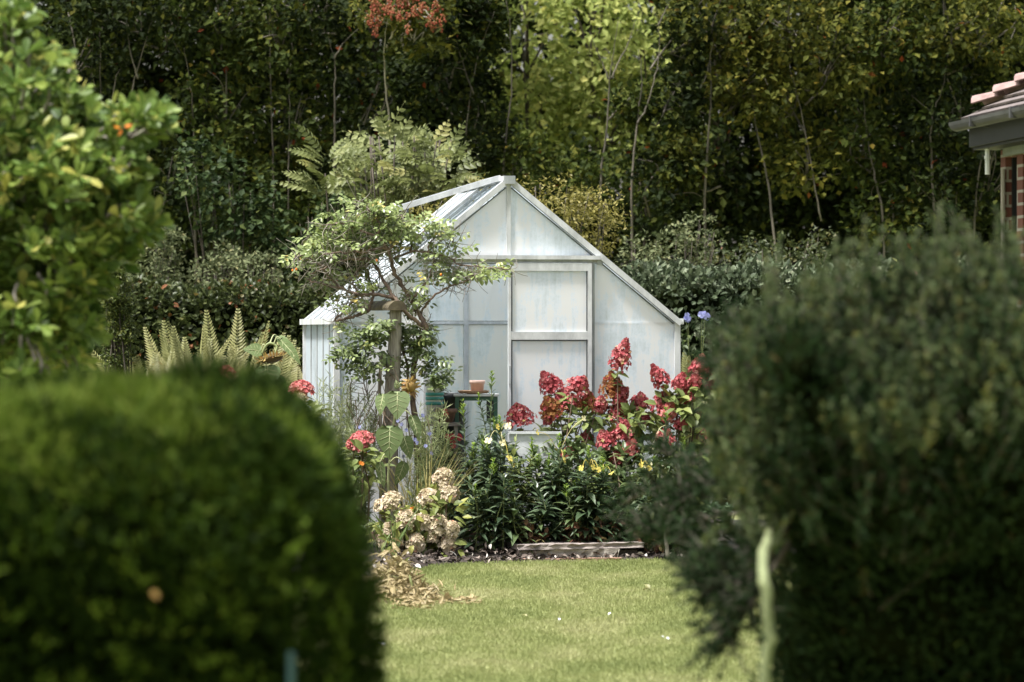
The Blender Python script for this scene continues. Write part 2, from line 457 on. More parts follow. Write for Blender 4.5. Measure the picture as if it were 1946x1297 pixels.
def cloud(mb, centers, radius, per, L, W, up=.6, prof=None, out_from=None, jit=.35, hue=.12, base=.5, spread=.28):
    """leaf clusters: leaves scattered round each centre, facing up and outward"""
    centers = np.asarray(centers, float)
    n = len(centers)
    k = np.repeat(np.arange(n), per)
    rr = np.broadcast_to(np.asarray(radius, float), (n,))[k][:, None]
    p = centers[k] + unit(rv(len(k))) * rr * rng.random((len(k), 1)) ** .5 * np.array([1, 1, .75])
    ax = rv(len(k)) + np.array([0, 0, -.25])
    if out_from is not None:
        o = unit(p - np.asarray(out_from))
        ax = ax + o * .9
        nn = o * .6 + np.array([0, 0, up]) + rv(len(k), jit)
    else:
        nn = np.array([0, 0, up]) + rv(len(k), jit)
    ch = rng.normal(0, hue, n)[k]
    lv = np.minimum(base + ch + rng.normal(0, spread, len(k)), .93)
    odd = rng.random(len(k))
    lv[odd < .010] = .97
    lv[odd < .0035] = 1.0
    s = rng.uniform(.65, 1.2, len(k))
    leaves(mb, p, ax, nn, L * s, W * s, prof, lv, .25, rng.uniform(0, .3, len(k)))


def in_ellipsoid(c, r, n, hollow=.35):
    d = unit(rv(n))
    u = (hollow ** 3 + (1 - hollow ** 3) * rng.random((n, 1))) ** (1 / 3)
    return np.asarray(c) + d * u * np.asarray(r)


def ball(mb, c, r, seg=16, rings=10, bump=.12, lv=.5):
    """lumpy closed body"""
    th = np.linspace(0, math.pi, rings + 1)[1:-1]
    a = np.arange(seg) * 2 * math.pi / seg
    v = [np.array([0, 0, 1.])]
    for t in th:
        for x in a:
            v.append([math.sin(t) * math.cos(x), math.sin(t) * math.sin(x), math.cos(t)])
    v.append([0, 0, -1.])
    v = np.array(v, float)
    v *= 1 + rng.normal(0, bump, (len(v), 1))
    tri, qd = [], []
    for j in range(seg):
        tri.append([0, 1 + j, 1 + (j + 1) % seg])
        e = 1 + (rings - 2) * seg
        tri.append([e + j, len(v) - 1, e + (j + 1) % seg])
    for i in range(rings - 2):
        for j in range(seg):
            b = 1 + i * seg
            qd.append([b + j, b + seg + j, b + seg + (j + 1) % seg, b + (j + 1) % seg])
    mb.add(np.asarray(c) + v * np.asarray(r), [np.array(tri), np.array(qd)], lv)


# ------------------------------------------------------------------ things
def tag(o, label, cat, group=None):
    o['label'] = label
    o['category'] = cat
    if group:
        o['group'] = group
    return o


def thing(name, label, cat, loc, group=None):
    o = bpy.data.objects.new(name, None)
    o.empty_display_size = .1
    COL.objects.link(o)
    o.location = [float(x) for x in loc]
    o['_w'] = [float(x) for x in loc]
    return tag(o, label, cat, group)


def dup(root, loc, rotz=0., s=1., label=None, group=None):
    r = root.copy()
    COL.objects.link(r)
    r.location = [float(x) for x in loc]
    r.rotation_euler = (0, 0, rotz)
    r.scale = (s, s, s)
    if label:
        r['label'] = label
    if group:
        r['group'] = group
    for ch in list(root.children):
        c = ch.copy(); COL.objects.link(c); c.parent = r
        for g in list(ch.children):
            d = g.copy(); COL.objects.link(d); d.parent = c
    return r


ORD = ['first', 'second', 'third', 'fourth', 'fifth', 'sixth', 'seventh', 'eighth', 'ninth', 'tenth', 'eleventh', 'twelfth',
       'thirteenth', 'fourteenth', 'fifteenth', 'sixteenth', 'seventeenth', 'eighteenth', 'nineteenth', 'twentieth']


def structure(o):
    o['kind'] = 'structure'
    return o


# ------------------------------------------------------------------ ground
def ground_grid(name, mat, x0, x1, y0, y1, nx, ny, z=0., rough=0.):
    mb = MB()
    X, Y = np.meshgrid(np.linspace(x0, x1, nx), np.linspace(y0, y1, ny), indexing='ij')
    Z = z + rng.normal(0, rough, X.shape) if rough else np.full(X.shape, z)
    v = np.stack([X, Y, Z], -1).reshape(-1, 3)
    i, j = np.meshgrid(np.arange(nx - 1), np.arange(ny - 1), indexing='ij')
    i, j = i.ravel(), j.ravel()
    mb.add(v, [np.stack([i * ny + j, (i + 1) * ny + j, (i + 1) * ny + j + 1, i * ny + j + 1], 1)])
    return structure(mb.build(name, mat, None, True))


ground_grid('lawn', 'lawn', -300, 300, -60, 600, 40, 40)


def bed_front(x):
    """front edge of the flower bed"""
    px = CX + x / 23.2 * F
    return np.interp(px, [300, 640, 700, 740, 800, 830, 950, 1200, 1500, 1900], [20.2, 20.0, 20.2, 21.6, 22.5, 22.9, 23.15, 23.4, 23.6, 23.8])


mb = MB()                                                        # soil of the bed, a low lumpy mound
nx, ny = 110, 60
xs = np.linspace(-3.6, 3.2, nx)
v = []
for x in xs:
    y0 = bed_front(x)
    t = np.linspace(0, 1, ny)
    y = y0 + (27.6 - y0) * t ** 1.4
    z = .004 + .05 * np.clip((y - y0) / .35, 0, 1) ** .7 + rng.normal(0, .008, ny) * np.clip((y - y0) / .1, 0, 1)
    v.append(np.stack([np.full(ny, x), y, z], 1))
i, j = np.meshgrid(np.arange(nx - 1), np.arange(ny - 1), indexing='ij')
i, j = i.ravel(), j.ravel()
mb.add(np.concatenate(v), [np.stack([i * ny + j, (i + 1) * ny + j, (i + 1) * ny + j + 1, i * ny + j + 1], 1)])
structure(mb.build('soil_bed', 'soil', None, True))

mb = MB()                                                        # chips, dead leaves and stones on the soil
n = 2600
x = rng.uniform(-1.6, 1.4, n)
y = bed_front(x) + rng.random(n) ** 1.6 * 1.2 + .02
p = np.stack([x, y, np.full(n, .06) - .04 * (y - bed_front(x) < .15) + rng.random(n) * .03], 1)
leaves(mb, p, rv(n) * [1, 1, .35], rv(n, .6) + [0, 0, 1], rng.uniform(.02, .06, n), rng.uniform(.012, .035, n), OVAL, rng.random(n) ** 1.5, .3, .4)
o = mb.build('bark_litter', 'chips')
tag(o, 'bark chips and dead leaves strewn over the dark soil of the flower bed', 'mulch')
o['kind'] = 'stuff'

mb = MB()                                                        # mown grass
n = 230000
d = 13.5 + (24.2 - 13.5) * rng.random(n) ** .9
x = rng.uniform(-.075, .115, n) * d
p = np.stack([x, d, np.zeros(n)], 1)
keep = p[:, 1] < bed_front(p[:, 0]) + rng.normal(0, .03, n)
p = p[keep]; n = len(p)
leaves(mb, p, rv(n, .38) + [0, 0, 1], rv(n) + [0, -.6, 0], rng.uniform(.014, .034, n), rng.uniform(.004, .008, n), None, .5, .2, .2)
o = mb.build('grass', 'blade')
tag(o, 'short mown yellowish green grass of the lawn between the hedges', 'grass')
o['kind'] = 'stuff'

# ------------------------------------------------------------------ greenhouse
GA = R(10.4)
GX, GY = (966 - CX) / F * 25.0, 25.0
gu = np.array([math.cos(GA), math.sin(GA), 0])                 # along the gable, to the right
gv = np.array([-math.sin(GA), math.cos(GA), 0])                # away from us
G0 = np.array([GX, GY, 0])
HW, EV, RG, GL = 1.305, 1.69, 2.755, 1.92                        # half width, eaves, ridge, length


def g(x, y, z):
    return G0 + gu * x + gv * y + np.array([0, 0, z])


GAX = [gu, gv, np.array([0, 0, 1.])]
house = thing('greenhouse', 'old white aluminium greenhouse with whitewashed panes and steep roof', 'greenhouse', G0)


def gpoly(mb, pts, th, nrm):
    """flat sheet of thickness th from points"""
    p = np.array(pts)
    n = len(p)
    q = p + np.asarray(nrm) * th
    fs = [np.arange(n)[None], (np.arange(n) + n)[None, ::-1]]
    fs.append(np.array([[i, i + n, (i + 1) % n + n, (i + 1) % n] for i in range(n)]))
    mb.add(np.vstack([p, q]), fs)


def pane(pts, mat='wash', name='pane', parent=house, nrm=None):
    mb = MB()
    gpoly(mb, pts, .004, gv if nrm is None else nrm)
    return mb.build(name, mat, parent)


mb = MB()
for a, b in ((g(-HW, 0, .06), g(HW, 0, .06)), (g(HW, .12, .06), g(HW, GL, .06)), (g(HW - .12, GL, .06), g(-HW, GL, .06)), (g(-HW, GL - .12, .06), g(-HW, .12, .06))):
    bar(mb, a, b, .11, .12)
mb.build('base', 'brickbase', house)
slope = unit(np.array([HW, 0, RG - EV]))
SR = math.hypot(HW, RG - EV)


def zroof(x):
    return RG - (RG - EV) * abs(x) / HW


HD = 2.155
for y0, nm in ((0., 'gable_frame'), (GL, 'rear_gable_frame')):
    mb = MB()
    s = -1 if y0 == 0 else 1
    for sx in (-1, 1):
        bar(mb, g(sx * HW, y0, .12), g(sx * HW, y0, EV), .045, .045, gv)           # corner posts
        bar(mb, g(sx * .63, y0 + .002, .12), g(sx * .63, y0 + .002, HD), .036, .04, gv)      # door posts
        bar(mb, g(sx * (HW + .025), y0 + s * .012, EV - .012), g(0, y0 + s * .012, RG + .008), .042, .055, gv)   # raking verge bars
    bar(mb, g(-.76, y0 - .003, HD), g(.76, y0 - .003, HD), .036, .036, gv)           # header
    bar(mb, g(0, y0, HD + .018), g(0, y0, RG - .02), .032, .03, gv)                   # gable mullion
    bar(mb, g(-HW + .03, y0, .15), g(HW - .03, y0, .15), .05, .035, gv)
    if y0 > 0:
        bar(mb, g(0, y0, .17), g(0, y0, HD - .02), .036, .036, gv)
        bar(mb, g(-HW + .03, y0 - .004, EV), g(HW - .03, y0 - .004, EV), .024, .03, gv)
    mb.build(nm, 'alu', house)

yy = .004
# front panes
pane([g(-.015, yy, HD + .02), g(-.015, yy, RG - .05), g(-.70, yy, HD + .02)], 'wash')
pane([g(.015, yy, HD + .02), g(.70, yy, HD + .02), g(.015, yy, RG - .05)], 'wash')
for sx in (-1, 1):
    a, b = (.65, HW - .022)
    pts = [g(sx * a, yy, EV - .02), g(sx * b, yy, EV - .02), g(sx * b, yy, zroof(b) - .02), g(sx * .72, yy, zroof(.72) - .03), g(sx * a, yy, HD - .03)]
    pane(pts, 'wash')
    pane([g(sx * a, yy - .006, .17), g(sx * b, yy - .006, .17), g(sx * b, yy - .006, EV - .0), g(sx * a, yy - .006, EV - .0)], 'wash_thin' if sx > 0 else 'wash')
# rear panes seen through the doorway
for sx in (-1, 1):
    pane([g(sx * .02, GL, HD + .02), g(sx * .70, GL, HD + .02), g(sx * .02, GL, RG - .05)], 'wash', 'rear_pane')
    for a, b in ((.02, .61), (.65, HW - .022)):
        pane([g(sx * a, GL, .17), g(sx * b, GL, .17), g(sx * b, GL, EV - .015), g(sx * a, GL, EV - .015)], 'wash_thin', 'rear_pane')
        zt = HD - .02 if a < .5 else zroof(b) - .02
        pts = [g(sx * a, GL, EV + .015), g(sx * b, GL, EV + .015), g(sx * b, GL, zt)]
        pts.append(g(sx * a, GL, zt if a < .5 else zroof(a) - .04))
        pane(pts, 'wash', 'rear_pane')
# side walls
NB = 5
for sx in (-1, 1):
    mb = MB()
    for k in range(1, NB):
        y = GL * k / NB
        bar(mb, g(sx * HW, y, .15), g(sx * HW, y, EV), .016, .028, gv)
    bar(mb, g(sx * HW, .03, .15), g(sx * HW, GL - .03, .15), .035, .05)
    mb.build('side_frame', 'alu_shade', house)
    for k in range(NB):
        a, b = GL * k / NB + .016, GL * (k + 1) / NB - .016
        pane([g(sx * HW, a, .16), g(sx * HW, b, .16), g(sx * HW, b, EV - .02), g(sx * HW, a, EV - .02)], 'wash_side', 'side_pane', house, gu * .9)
    mb = MB()
    bar(mb, g(sx * (HW + .022), -.025, EV + .005), g(sx * (HW + .022), GL + .025, EV + .005), .05, .045)
    mb.build('gutter', 'alu', house)
mb = MB()
p_ = [g(-HW + .06, .07, .008), g(HW - .06, .07, .008), g(HW - .06, GL - .07, .008), g(-HW + .06, GL - .07, .008)]
gpoly(mb, p_, .02, np.array([0, 0, 1.]))
mb.build('bounce_slab', 'slab_pale', house)  # unseen pale slab, added to bounce light onto the inner panes
# roof
VY0, VY1 = GL / NB, 3 * GL / NB - .02
VL = .80                                                         # the vent covers the top of two bays on the left
for sx in (-1, 1):
    nr = unit(np.cross(gv, gu * sx * HW + np.array([0, 0, -(RG - EV)])) * sx)
    if nr[2] < 0:
        nr = -nr
    mb = MB()
    for k in range(1, NB):
        y = GL * k / NB
        bar(mb, g(0, y, RG) + nr * .005, g(sx * HW, y, EV) + nr * .005, .026, .020, nr)
    if sx < 0:
        q = VL / SR
        bar(mb, g(sx * HW * q, VY0 + .02, RG - (RG - EV) * q) + nr * .006, g(sx * HW * q, VY1, RG - (RG - EV) * q) + nr * .006, .03, .03, nr)
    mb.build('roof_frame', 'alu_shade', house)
    for k in range(NB):
        a, b = GL * k / NB + .014, GL * (k + 1) / NB - .014
        t0 = .02
        if sx < 0 and k in (1, 2):
            t0 = VL / SR + .01
        cuts = [t0, .5, .985] if t0 < .4 else [t0, .985]
        for ta, tb in zip(cuts[:-1], cuts[1:]):
            def rp(y, t):
                return g(sx * HW * t, y, RG - (RG - EV) * t) + nr * .004
            pane([rp(a, ta), rp(b, ta), rp(b, tb + .01), rp(a, tb + .01)], 'wash_roof', 'roof_pane', house, nr)
mb = MB()
bar(mb, g(0, -.05, RG + .018), g(0, GL + .04, RG + .018), .09, .035)
mb.build('ridge_cap', 'alu', house)
mb = MB()
box(mb, g(0, -.058, RG + .004), (.085, .012, .06), GAX)
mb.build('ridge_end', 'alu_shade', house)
# roof vent propped open on the left slope
vd = unit(-gu * math.cos(R(17)) - np.array([0, 0, math.sin(R(17))]))
vn = unit(np.cross(gv, vd)); vn = vn if vn[2] > 0 else -vn
h0, h1 = g(-.03, VY0 - .22, RG + .03), g(-.03, VY1 - .2, RG + .03)
mb = MB()
gpoly(mb, [h0 + vd * .03, h1 + vd * .03, h1 + vd * VL, h0 + vd * VL], .005, vn)
vent = mb.build('roof_vent', 'wash_roof', house)
mb = MB()
bar(mb, h0, h0 + vd * (VL + .02), .036, .04, vn)
bar(mb, h1, h1 + vd * (VL + .02), .036, .04, vn)
bar(mb, h0 + vd * (VL + .01) + vn * .002, h1 + vd * (VL + .01) + vn * .002, .034, .038, vn)
bar(mb, h0 + vd * .02 + vn * .003, h1 + vd * .02 + vn * .003, .03, .036, vn)
mb.build('vent_frame', 'alu', vent)
mb = MB()
e = h0 + vd * (VL - .10) + gv * .25
tube(mb, [e, g(-HW * .60, VY0 + .06, zroof(HW * .60) + .02)], .010, 6)
mb.build('vent_stay', 'seal', vent)
# sliding door, pushed to the right and leaving the left half of the doorway open
DX0, DX1, DY = -.012, .632, -.045
mb = MB()
bar(mb, g(DX0 + .012, DY, .14), g(DX0 + .012, DY, HD - .02), .02, .03, gv)
bar(mb, g(DX1 - .016, DY, .14), g(DX1 - .016, DY, HD - .02), .032, .03, gv)
bar(mb, g(DX0 + .024, DY + .001, HD - .05), g(DX1 - .032, DY + .001, HD - .05), .058, .03, gv)
bar(mb, g(DX0 + .024, DY + .001, 1.585), g(DX1 - .032, DY + .001, 1.585), .056, .03, gv)
bar(mb, g(DX0 + .024, DY + .001, .19), g(DX1 - .032, DY + .001, .19), .10, .03, gv)
door = mb.build('door', 'alu', house)
pane([g(DX0 + .024, DY + .004, 1.615), g(DX1 - .032, DY + .004, 1.615), g(DX1 - .032, DY + .004, HD - .08), g(DX0 + .024, DY + .004, HD - .08)], 'wash', 'door_pane', door)
pane([g(DX0 + .024, DY + .004, .24), g(DX1 - .032, DY + .004, .24), g(DX1 - .032, DY + .004, 1.557), g(DX0 + .024, DY + .004, 1.557)], 'wash_thin', 'door_pane', door)
mb = MB()
for x in (DX0 + .030, DX1 - .038):
    bar(mb, g(x, DY - .004, .24), g(x, DY - .004, 1.557), .006, .01, gv)
    bar(mb, g(x, DY - .004, 1.62), g(x, DY - .004, HD - .08), .006, .01, gv)
bar(mb, g(DX0 + .034, DY - .006, 1.551), g(DX1 - .042, DY - .006, 1.551), .008, .008, gv)
mb.build('door_seal', 'seal', door)
mb = MB()
bar(mb, g(-.66, -.04, HD + .022), g(.70, -.04, HD + .022), .03, .05, gv)
mb.build('door_rail', 'alu', house)
mb = MB()
bar(mb, g(.652, -.028, .14), g(.652, -.028, HD - .0), .012, .012, gv)
mb.build('post_seal', 'alu_shade', house)


for sx in (-1, 1):                                                # perished rubber along the raking bars
    mb = MB()
    o_ = .036
    bar(mb, g(sx * (HW - .03), -.006, zroof(HW - .03) - o_), g(sx * .02, -.006, zroof(.02) - o_), .009, .008, gv)
    mb.build('glazing_seal', 'seal_grey', house)
mb = MB()
bar(mb, g(-.62, -.012, HD - .024), g(-.02, -.012, HD - .024), .008, .008, gv)
mb.build('header_seal', 'seal_grey', house)
mb = MB()
box(mb, g(.70, -.025, HD - .005), (.05, .012, .05), GAX)
mb.build('rail_bracket', 'alu_shade', house)
mb = MB()
bar(mb, g(DX0 + .012, DY - .022, 1.22), g(DX0 + .012, DY - .022, 1.36), .014, .012, gv)
mb.build('handle', 'alu_shade', door)
# things standing inside the greenhouse, showing through the thin whitewash
def pot_plant(x, y, z, h, label, mat, fl=None):
    t = thing('potted_plant', label, 'plant', g(x, y, z))
    mb = MB()
    lathe(mb, g(x, y, z), [(.05, 0), (.075, .12), (.085, .12), (.085, .145), (.07, .145), (.065, .13)])
    mb.build('pot', 'terracotta', t)
    mb = MB()
    cloud(mb, in_ellipsoid(g(x, y, z + .15 + h / 2), (.14, .14, h / 2), 18), .08, 14, .08, .045)
    mb.build('foliage', mat, t)


def bench(x0, x1, y0, y1, h):
    t = thing('staging', 'slatted bench along the right inside of the greenhouse behind the door', 'bench', g((x0 + x1) / 2, (y0 + y1) / 2, 0))
    mb = MB()
    n_ = 6
    for k in range(n_):
        yk = y0 + (y1 - y0) * (k + .5) / n_
        bar(mb, g(x0, yk, h), g(x1, yk, h), (y1 - y0) / n_ * .75, .02)
    mb.build('bench_top', 'oldwood', t)
    for x in (x0 + .03, x1 - .03):
        for y in (y0 + .05, y1 - .05):
            mb = MB(); bar(mb, g(x, y, .01), g(x, y, h - .012), .03, .03, gv); mb.build('leg', 'alu', t)


bench(.66, 1.2, .25, 1.7, .80)
pot_plant(.30, .14, .012, 1.15, 'potted plant pressed against the lower door pane inside the greenhouse', 'ivy')

# ------------------------------------------------------------------ bungalow at the right
HC = at(1840, 233, 20.5)
hu = unit(np.array([.145, -1, 0]))                               # along the eaves, towards us
hw = np.array([-hu[1], hu[0], 0])                                # into the house, to the right
zz = np.array([0, 0, 1.])
cot = thing('bungalow', 'brick bungalow with a tiled hip roof and dark gutter at the right edge', 'house', [HC[0] + .9, HC[1] - .9, 0])
PT = math.tan(R(30))
mb = MB()
gau = .105
for k in range(22):                                              # plain tile courses on the garden side, stepped
    o0 = k * gau
    a = HC + hw * (o0 - .05) + hu * o0 + zz * (o0 * PT + .055 - .05 * PT)
    b = HC + hw * (o0 + gau + .02) + hu * (o0 + gau) + zz * ((o0 + gau) * PT + .03)
    ln = 2.6 - o0
    if ln < .1:
        break
    gpoly(mb, [a, a + hu * ln, b + hu * (ln - gau), b], -.014, unit(np.cross(hu, b - a)))
for k in range(22):                                              # far slope
    o0 = k * gau
    a = HC + hu * (o0 - .05) + hw * o0 + zz * (o0 * PT + .055 - .05 * PT)
    b = HC + hu * (o0 + gau + .02) + hw * (o0 + gau) + zz * ((o0 + gau) * PT + .03)
    gpoly(mb, [a, a + hw * 2.6, b + hw * 2.6, b], .014, unit(np.cross(hu, hw)) * np.array([1, 1, 1]))
roof = mb.build('roof', 'tile_old', cot)
hip = unit(hu + hw + zz * PT)
sd = unit(np.cross(hip, zz))
upv = np.cross(sd, hip)
for k in range(16):                                              # bonnet tiles riding up the hip, each kicked up at its lower end
    c = HC + (hu + hw + zz * PT) * (k * gau + .055) + zz * .06
    mb = MB()
    m_ = 7
    v = []
    for t, w, lift in ((0, .085, .028), (1, .055, .0)):
        for i_ in range(m_):
            a = -1.15 + 2.3 * i_ / (m_ - 1)
            for th in (0, .014):
                rr = w + th
                v.append(c + hip * (t * .17) + sd * rr * math.sin(a) + upv * (rr * math.cos(a) - w * .55 + lift))
    v = np.array(v)
    q = []
    for i_ in range(m_ - 1):
        a0, b0 = 2 * i_, 2 * m_ + 2 * i_
        q += [[a0 + 1, a0 + 3, b0 + 3, b0 + 1], [a0, b0, b0 + 2, a0 + 2], [a0, a0 + 2, a0 + 3, a0 + 1], [b0, b0 + 1, b0 + 3, b0 + 2]]
    q += [[0, 1, 2 * m_ + 1, 2 * m_], [2 * m_ - 2, 4 * m_ - 2, 4 * m_ - 1, 2 * m_ - 1]]
    mb.add(v, [np.array(q)])
    mb.build('hip_tile', 'tile', roof)
mb = MB()                                                        # half round gutter
a = np.linspace(0, math.pi, 9)
for p0, dirv, ln, inw in ((HC - hw * .055 - hu * .06, hu, 2.7, hw), (HC - hu * .055 + hw * .02, hw, 2.4, hu)):
    ring = [np.cos(x) * .055 * inw - np.sin(x) * .055 * zz for x in a] + [np.cos(x) * .05 * inw - np.sin(x) * .05 * zz for x in a[::-1]]
    ring = np.array(ring)
    v = np.vstack([p0 + ring, p0 + dirv * ln + ring])
    n_ = len(ring)
    mb.add(v, [np.array([[i_, (i_ + 1) % n_, (i_ + 1) % n_ + n_, i_ + n_] for i_ in range(n_)]), np.arange(n_)[None], (np.arange(n_) + n_)[None, ::-1]])
mb.build('gutter', 'gutter', cot)
for s_ in (.42, 1.25):
    mb = MB(); box(mb, HC - hw * .055 + hu * s_ - zz * .02, (.03, .118, .066), [hu, hw, zz]); mb.build('gutter_bracket', 'gutter', cot)
mb = MB()
bar(mb, HC + hw * .012 + hu * .012 - zz * .07, HC + hw * .012 + hu * 2.6 - zz * .07, .02, .17)
bar(mb, HC + hw * .03 + hu * .012 - zz * .07, HC + hw * 2.4 + hu * .012 - zz * .07, .02, .17)
mb.build('fascia', 'darkpaint', cot)
mb = MB()
box(mb, HC + hw * .10 + hu * 1.3 - zz * .165, (2.55, .15, .015), [hu, hw, zz])
box(mb, HC + hw * 1.5 + hu * .09 - zz * .168, (.15, 2.3, .015), [hu, hw, zz])
mb.build('soffit', 'darkpaint', cot)
mb = MB()
box(mb, HC + hw * .145 + hu * 1.4 - zz * .20, (2.2, .03, .05), [hu, hw, zz])
mb.build('soffit_trim', 'soffit', cot)
W0 = HC + hw * .165 + hu * .14                                     # wall corner
zt = HC[2] - .18
mb = MB()


def wallbox(u0, u1, z0, z1, ins=0., th=.11):
    c = W0 + hu * (u0 + u1) / 2 + hw * (ins + th / 2)
    box(mb, [c[0], c[1], (z0 + z1) / 2], (u1 - u0, th, z1 - z0), [hu, hw, zz])


wallbox(0, .10, 0, zt)
wallbox(.34, .46, 0, zt)
wallbox(.10, .34, 0, .5, .002); wallbox(.10, .34, zt - .05, zt, .002)
wallbox(.46, .74, 0, .9, .002); wallbox(.46, .74, zt - .05, zt, .002)
wallbox(.74, 2.3, 0, zt)
c = W0 + hu * .055 + hw * 1.2
box(mb, [c[0], c[1], zt / 2], (.11, 2.17, zt), [hu, hw, zz])
wall = mb.build('wall', 'brick', cot)
for u0, u1, z0 in ((.10, .34, .5), (.46, .74, .9)):
    mb = MB(); mb2 = MB()
    c = W0 + hu * (u0 + u1) / 2 + hw * .085
    box(mb2, [c[0], c[1], (z0 + zt - .05) / 2], (u1 - u0, .01, zt - .05 - z0), [hu, hw, zz])
    for u in (u0 + .012, u1 - .012):
        c = W0 + hu * u + hw * .06
        box(mb, [c[0], c[1], (z0 + zt - .05) / 2], (.024, .04, zt - .05 - z0), [hu, hw, zz])
    f_ = mb.build('window', 'darkpaint', cot)
    mb2.build('glass', 'glassdark', f_)
mb = MB()
dp = HC + hw * .07 + hu * .18
tube(mb, [[dp[0], dp[1], dp[2] - .17], [dp[0], dp[1], dp[2] - .33]], .016, 8)
tube(mb, [[dp[0], dp[1], dp[2] - .215], [dp[0], dp[1], dp[2] - .235]], .021, 8)
mb.build('pipe_stub', 'enamel', cot)
mb = MB()
dp = W0 + hw * -.02 + hu * .118
tube(mb, [[dp[0], dp[1], .02], [dp[0], dp[1], zt - .12]], .014, 8)
mb.build('drainpipe', 'oldwood', cot)

# ------------------------------------------------------------------ background trees
def tree(name, label, px, d, trunk_px, blobs, mat, bark, per=14, L=.085, W=.055, group=None, cat='tree', dens=26, rad=.22, tr=.045, bare=0):
    """trunk_px: lists of (px, py) stems; blobs: (px, py, rx, ry, rdepth) crown masses in photo pixels and metres at distance d"""
    k = F / d
    base = at(px, HZ, d); base[2] = 0
    t = thing(name, label, cat, base, group)
    mb = MB()
    for s_i, st in enumerate(trunk_px):
        pts = [at(a, b, d - .24 - .05 * s_i + (c if c else 0)) for a, b, *c_ in st for c in [c_[0] if c_ else 0]]
        if s_i == 0:
            g0 = pts[0].copy(); g0[2] = -.02; g0[0] = (g0[0] + base[0]) / 2
            pts = [g0] + pts
        c = spline(pts, 6 * len(pts))
        c = c + rv(len(c), .004)
        r0 = tr * (1 if s_i == 0 else .6)
        tube(mb, c, np.linspace(r0, r0 * .12, len(c)), 7)
    for (bx, by, rx, ry, rd) in blobs:                              # limbs reaching into each crown mass
        c0 = at(bx, by, d)
        lo = at(px, by + ry * .9, d); lo[2] = max(.2, lo[2])
        tube(mb, spline([lo, (lo + c0) / 2 + rv(1, .1)[0], c0 + [0, 0, ry / k * .5]], 8), np.linspace(tr * .7, .008, 9)[:len(spline([lo, (lo + c0) / 2, c0], 8))], 5)
        for q in range(5):
            e = c0 + unit(rv(1))[0] * np.array([rx / k, rd, ry / k]) * .9
            tube(mb, spline([(lo + c0) / 2, (c0 + e) / 2 + rv(1, .08)[0], e], 8), np.linspace(tr * .4, .004, len(spline([lo, c0, e], 8))), 4)
    mb.build('trunk', bark, t, True)
    mb = MB()
    for (bx, by, rx, ry, rd) in blobs:
        c0 = at(bx, by, d)
        r_ = np.array([rx / k, rd, ry / k])
        n_ = max(12, int(dens * r_[0] * r_[2] * 4 + dens * .6))
        cs = in_ellipsoid(c0, r_, n_, .45)
        cloud(mb, cs, rng.uniform(.55, 1.3, n_) * rad, per, L, W, out_from=c0 - [0, 0, r_[2] * .4])
    mb.build('crown', mat, t)
    return t


# far sunlit trees seen in the gap, beyond the hedgerow
for i, (x, y, rx, ry) in enumerate([(1000, 60, 130, 190), (1130, 40, 130, 200), (1230, 120, 110, 150)]):
    tree('sunlit_tree', ['pale sunlit tree beyond the gap, behind the slender pale trunk', 'pale sunlit tree in the middle of the bright gap', 'pale sunlit tree at the right of the bright gap'][i],
         x, 42.5, [[(x + 5, 350), (x, 200), (x - 10, 20)]], [(x, y, rx, ry, 1.0), (x + 30, y + 190, rx * .9, 130, .8)], 'wood_sunlit', 'bark_dark', 13, .13, .085, 'sunlit trees beyond the gap', dens=24, rad=.3)

mb = MB()                                                        # the wood goes on behind: one mass of foliage
cs = np.stack([rng.uniform(-9, 9, 1500), rng.uniform(50, 53, 1500), rng.uniform(0, 9.5, 1500)], 1)
cloud(mb, cs, .7, 16, .34, .24)
o = mb.build('far_wood', 'wood_dark')
tag(o, 'dark mass of woodland closing the view beyond the hedgerow', 'wood')
o['kind'] = 'stuff'

# second row: dense dark trees that close the hedgerow
rowb = [60, 230, 400, 560, 720, 850, 1360, 1490, 1650, 1810, 1950]
for i, x in enumerate(rowb):
    j = rng.uniform(-25, 25)
    tree('hedgerow_tree', 'dark hedgerow tree in the back row, %s from the left' % ORD[i], x, 41 + rng.uniform(-.7, .7), [[(x, 500), (x + j, 250), (x - j, 40)]],
         [(x, 40 + j, 115, 200, .9), (x + j, 270, 125, 190, .9), (x - j, 470, 125, 170, .8), (x, -190, 130, 150, 1)],
         'wood_dark', 'bark_dark', 16, .11, .072, 'dark trees closing the hedgerow behind', dens=48, rad=.28)
# low dark growth closing the foot of the gap
for i, x in enumerate([980, 1100, 1220]):
    tree('thicket_shrub', ['dark thicket shrub left of the gap foot, behind the greenhouse ridge', 'dark thicket shrub under the middle of the gap', 'dark thicket shrub under the right side of the gap'][i], x, 40, [[(x, 560), (x + 8, 420), (x - 6, 330)]],
         [(x, 350 + 15 * i, 90, 110, .7), (x, 500, 95, 130, .7)], ['wood_mid', 'wood_dark', 'wood_dark'][i], 'bark_dark', 15, .10, .065, 'thicket under the bright gap', 'shrub', dens=36, rad=.25)

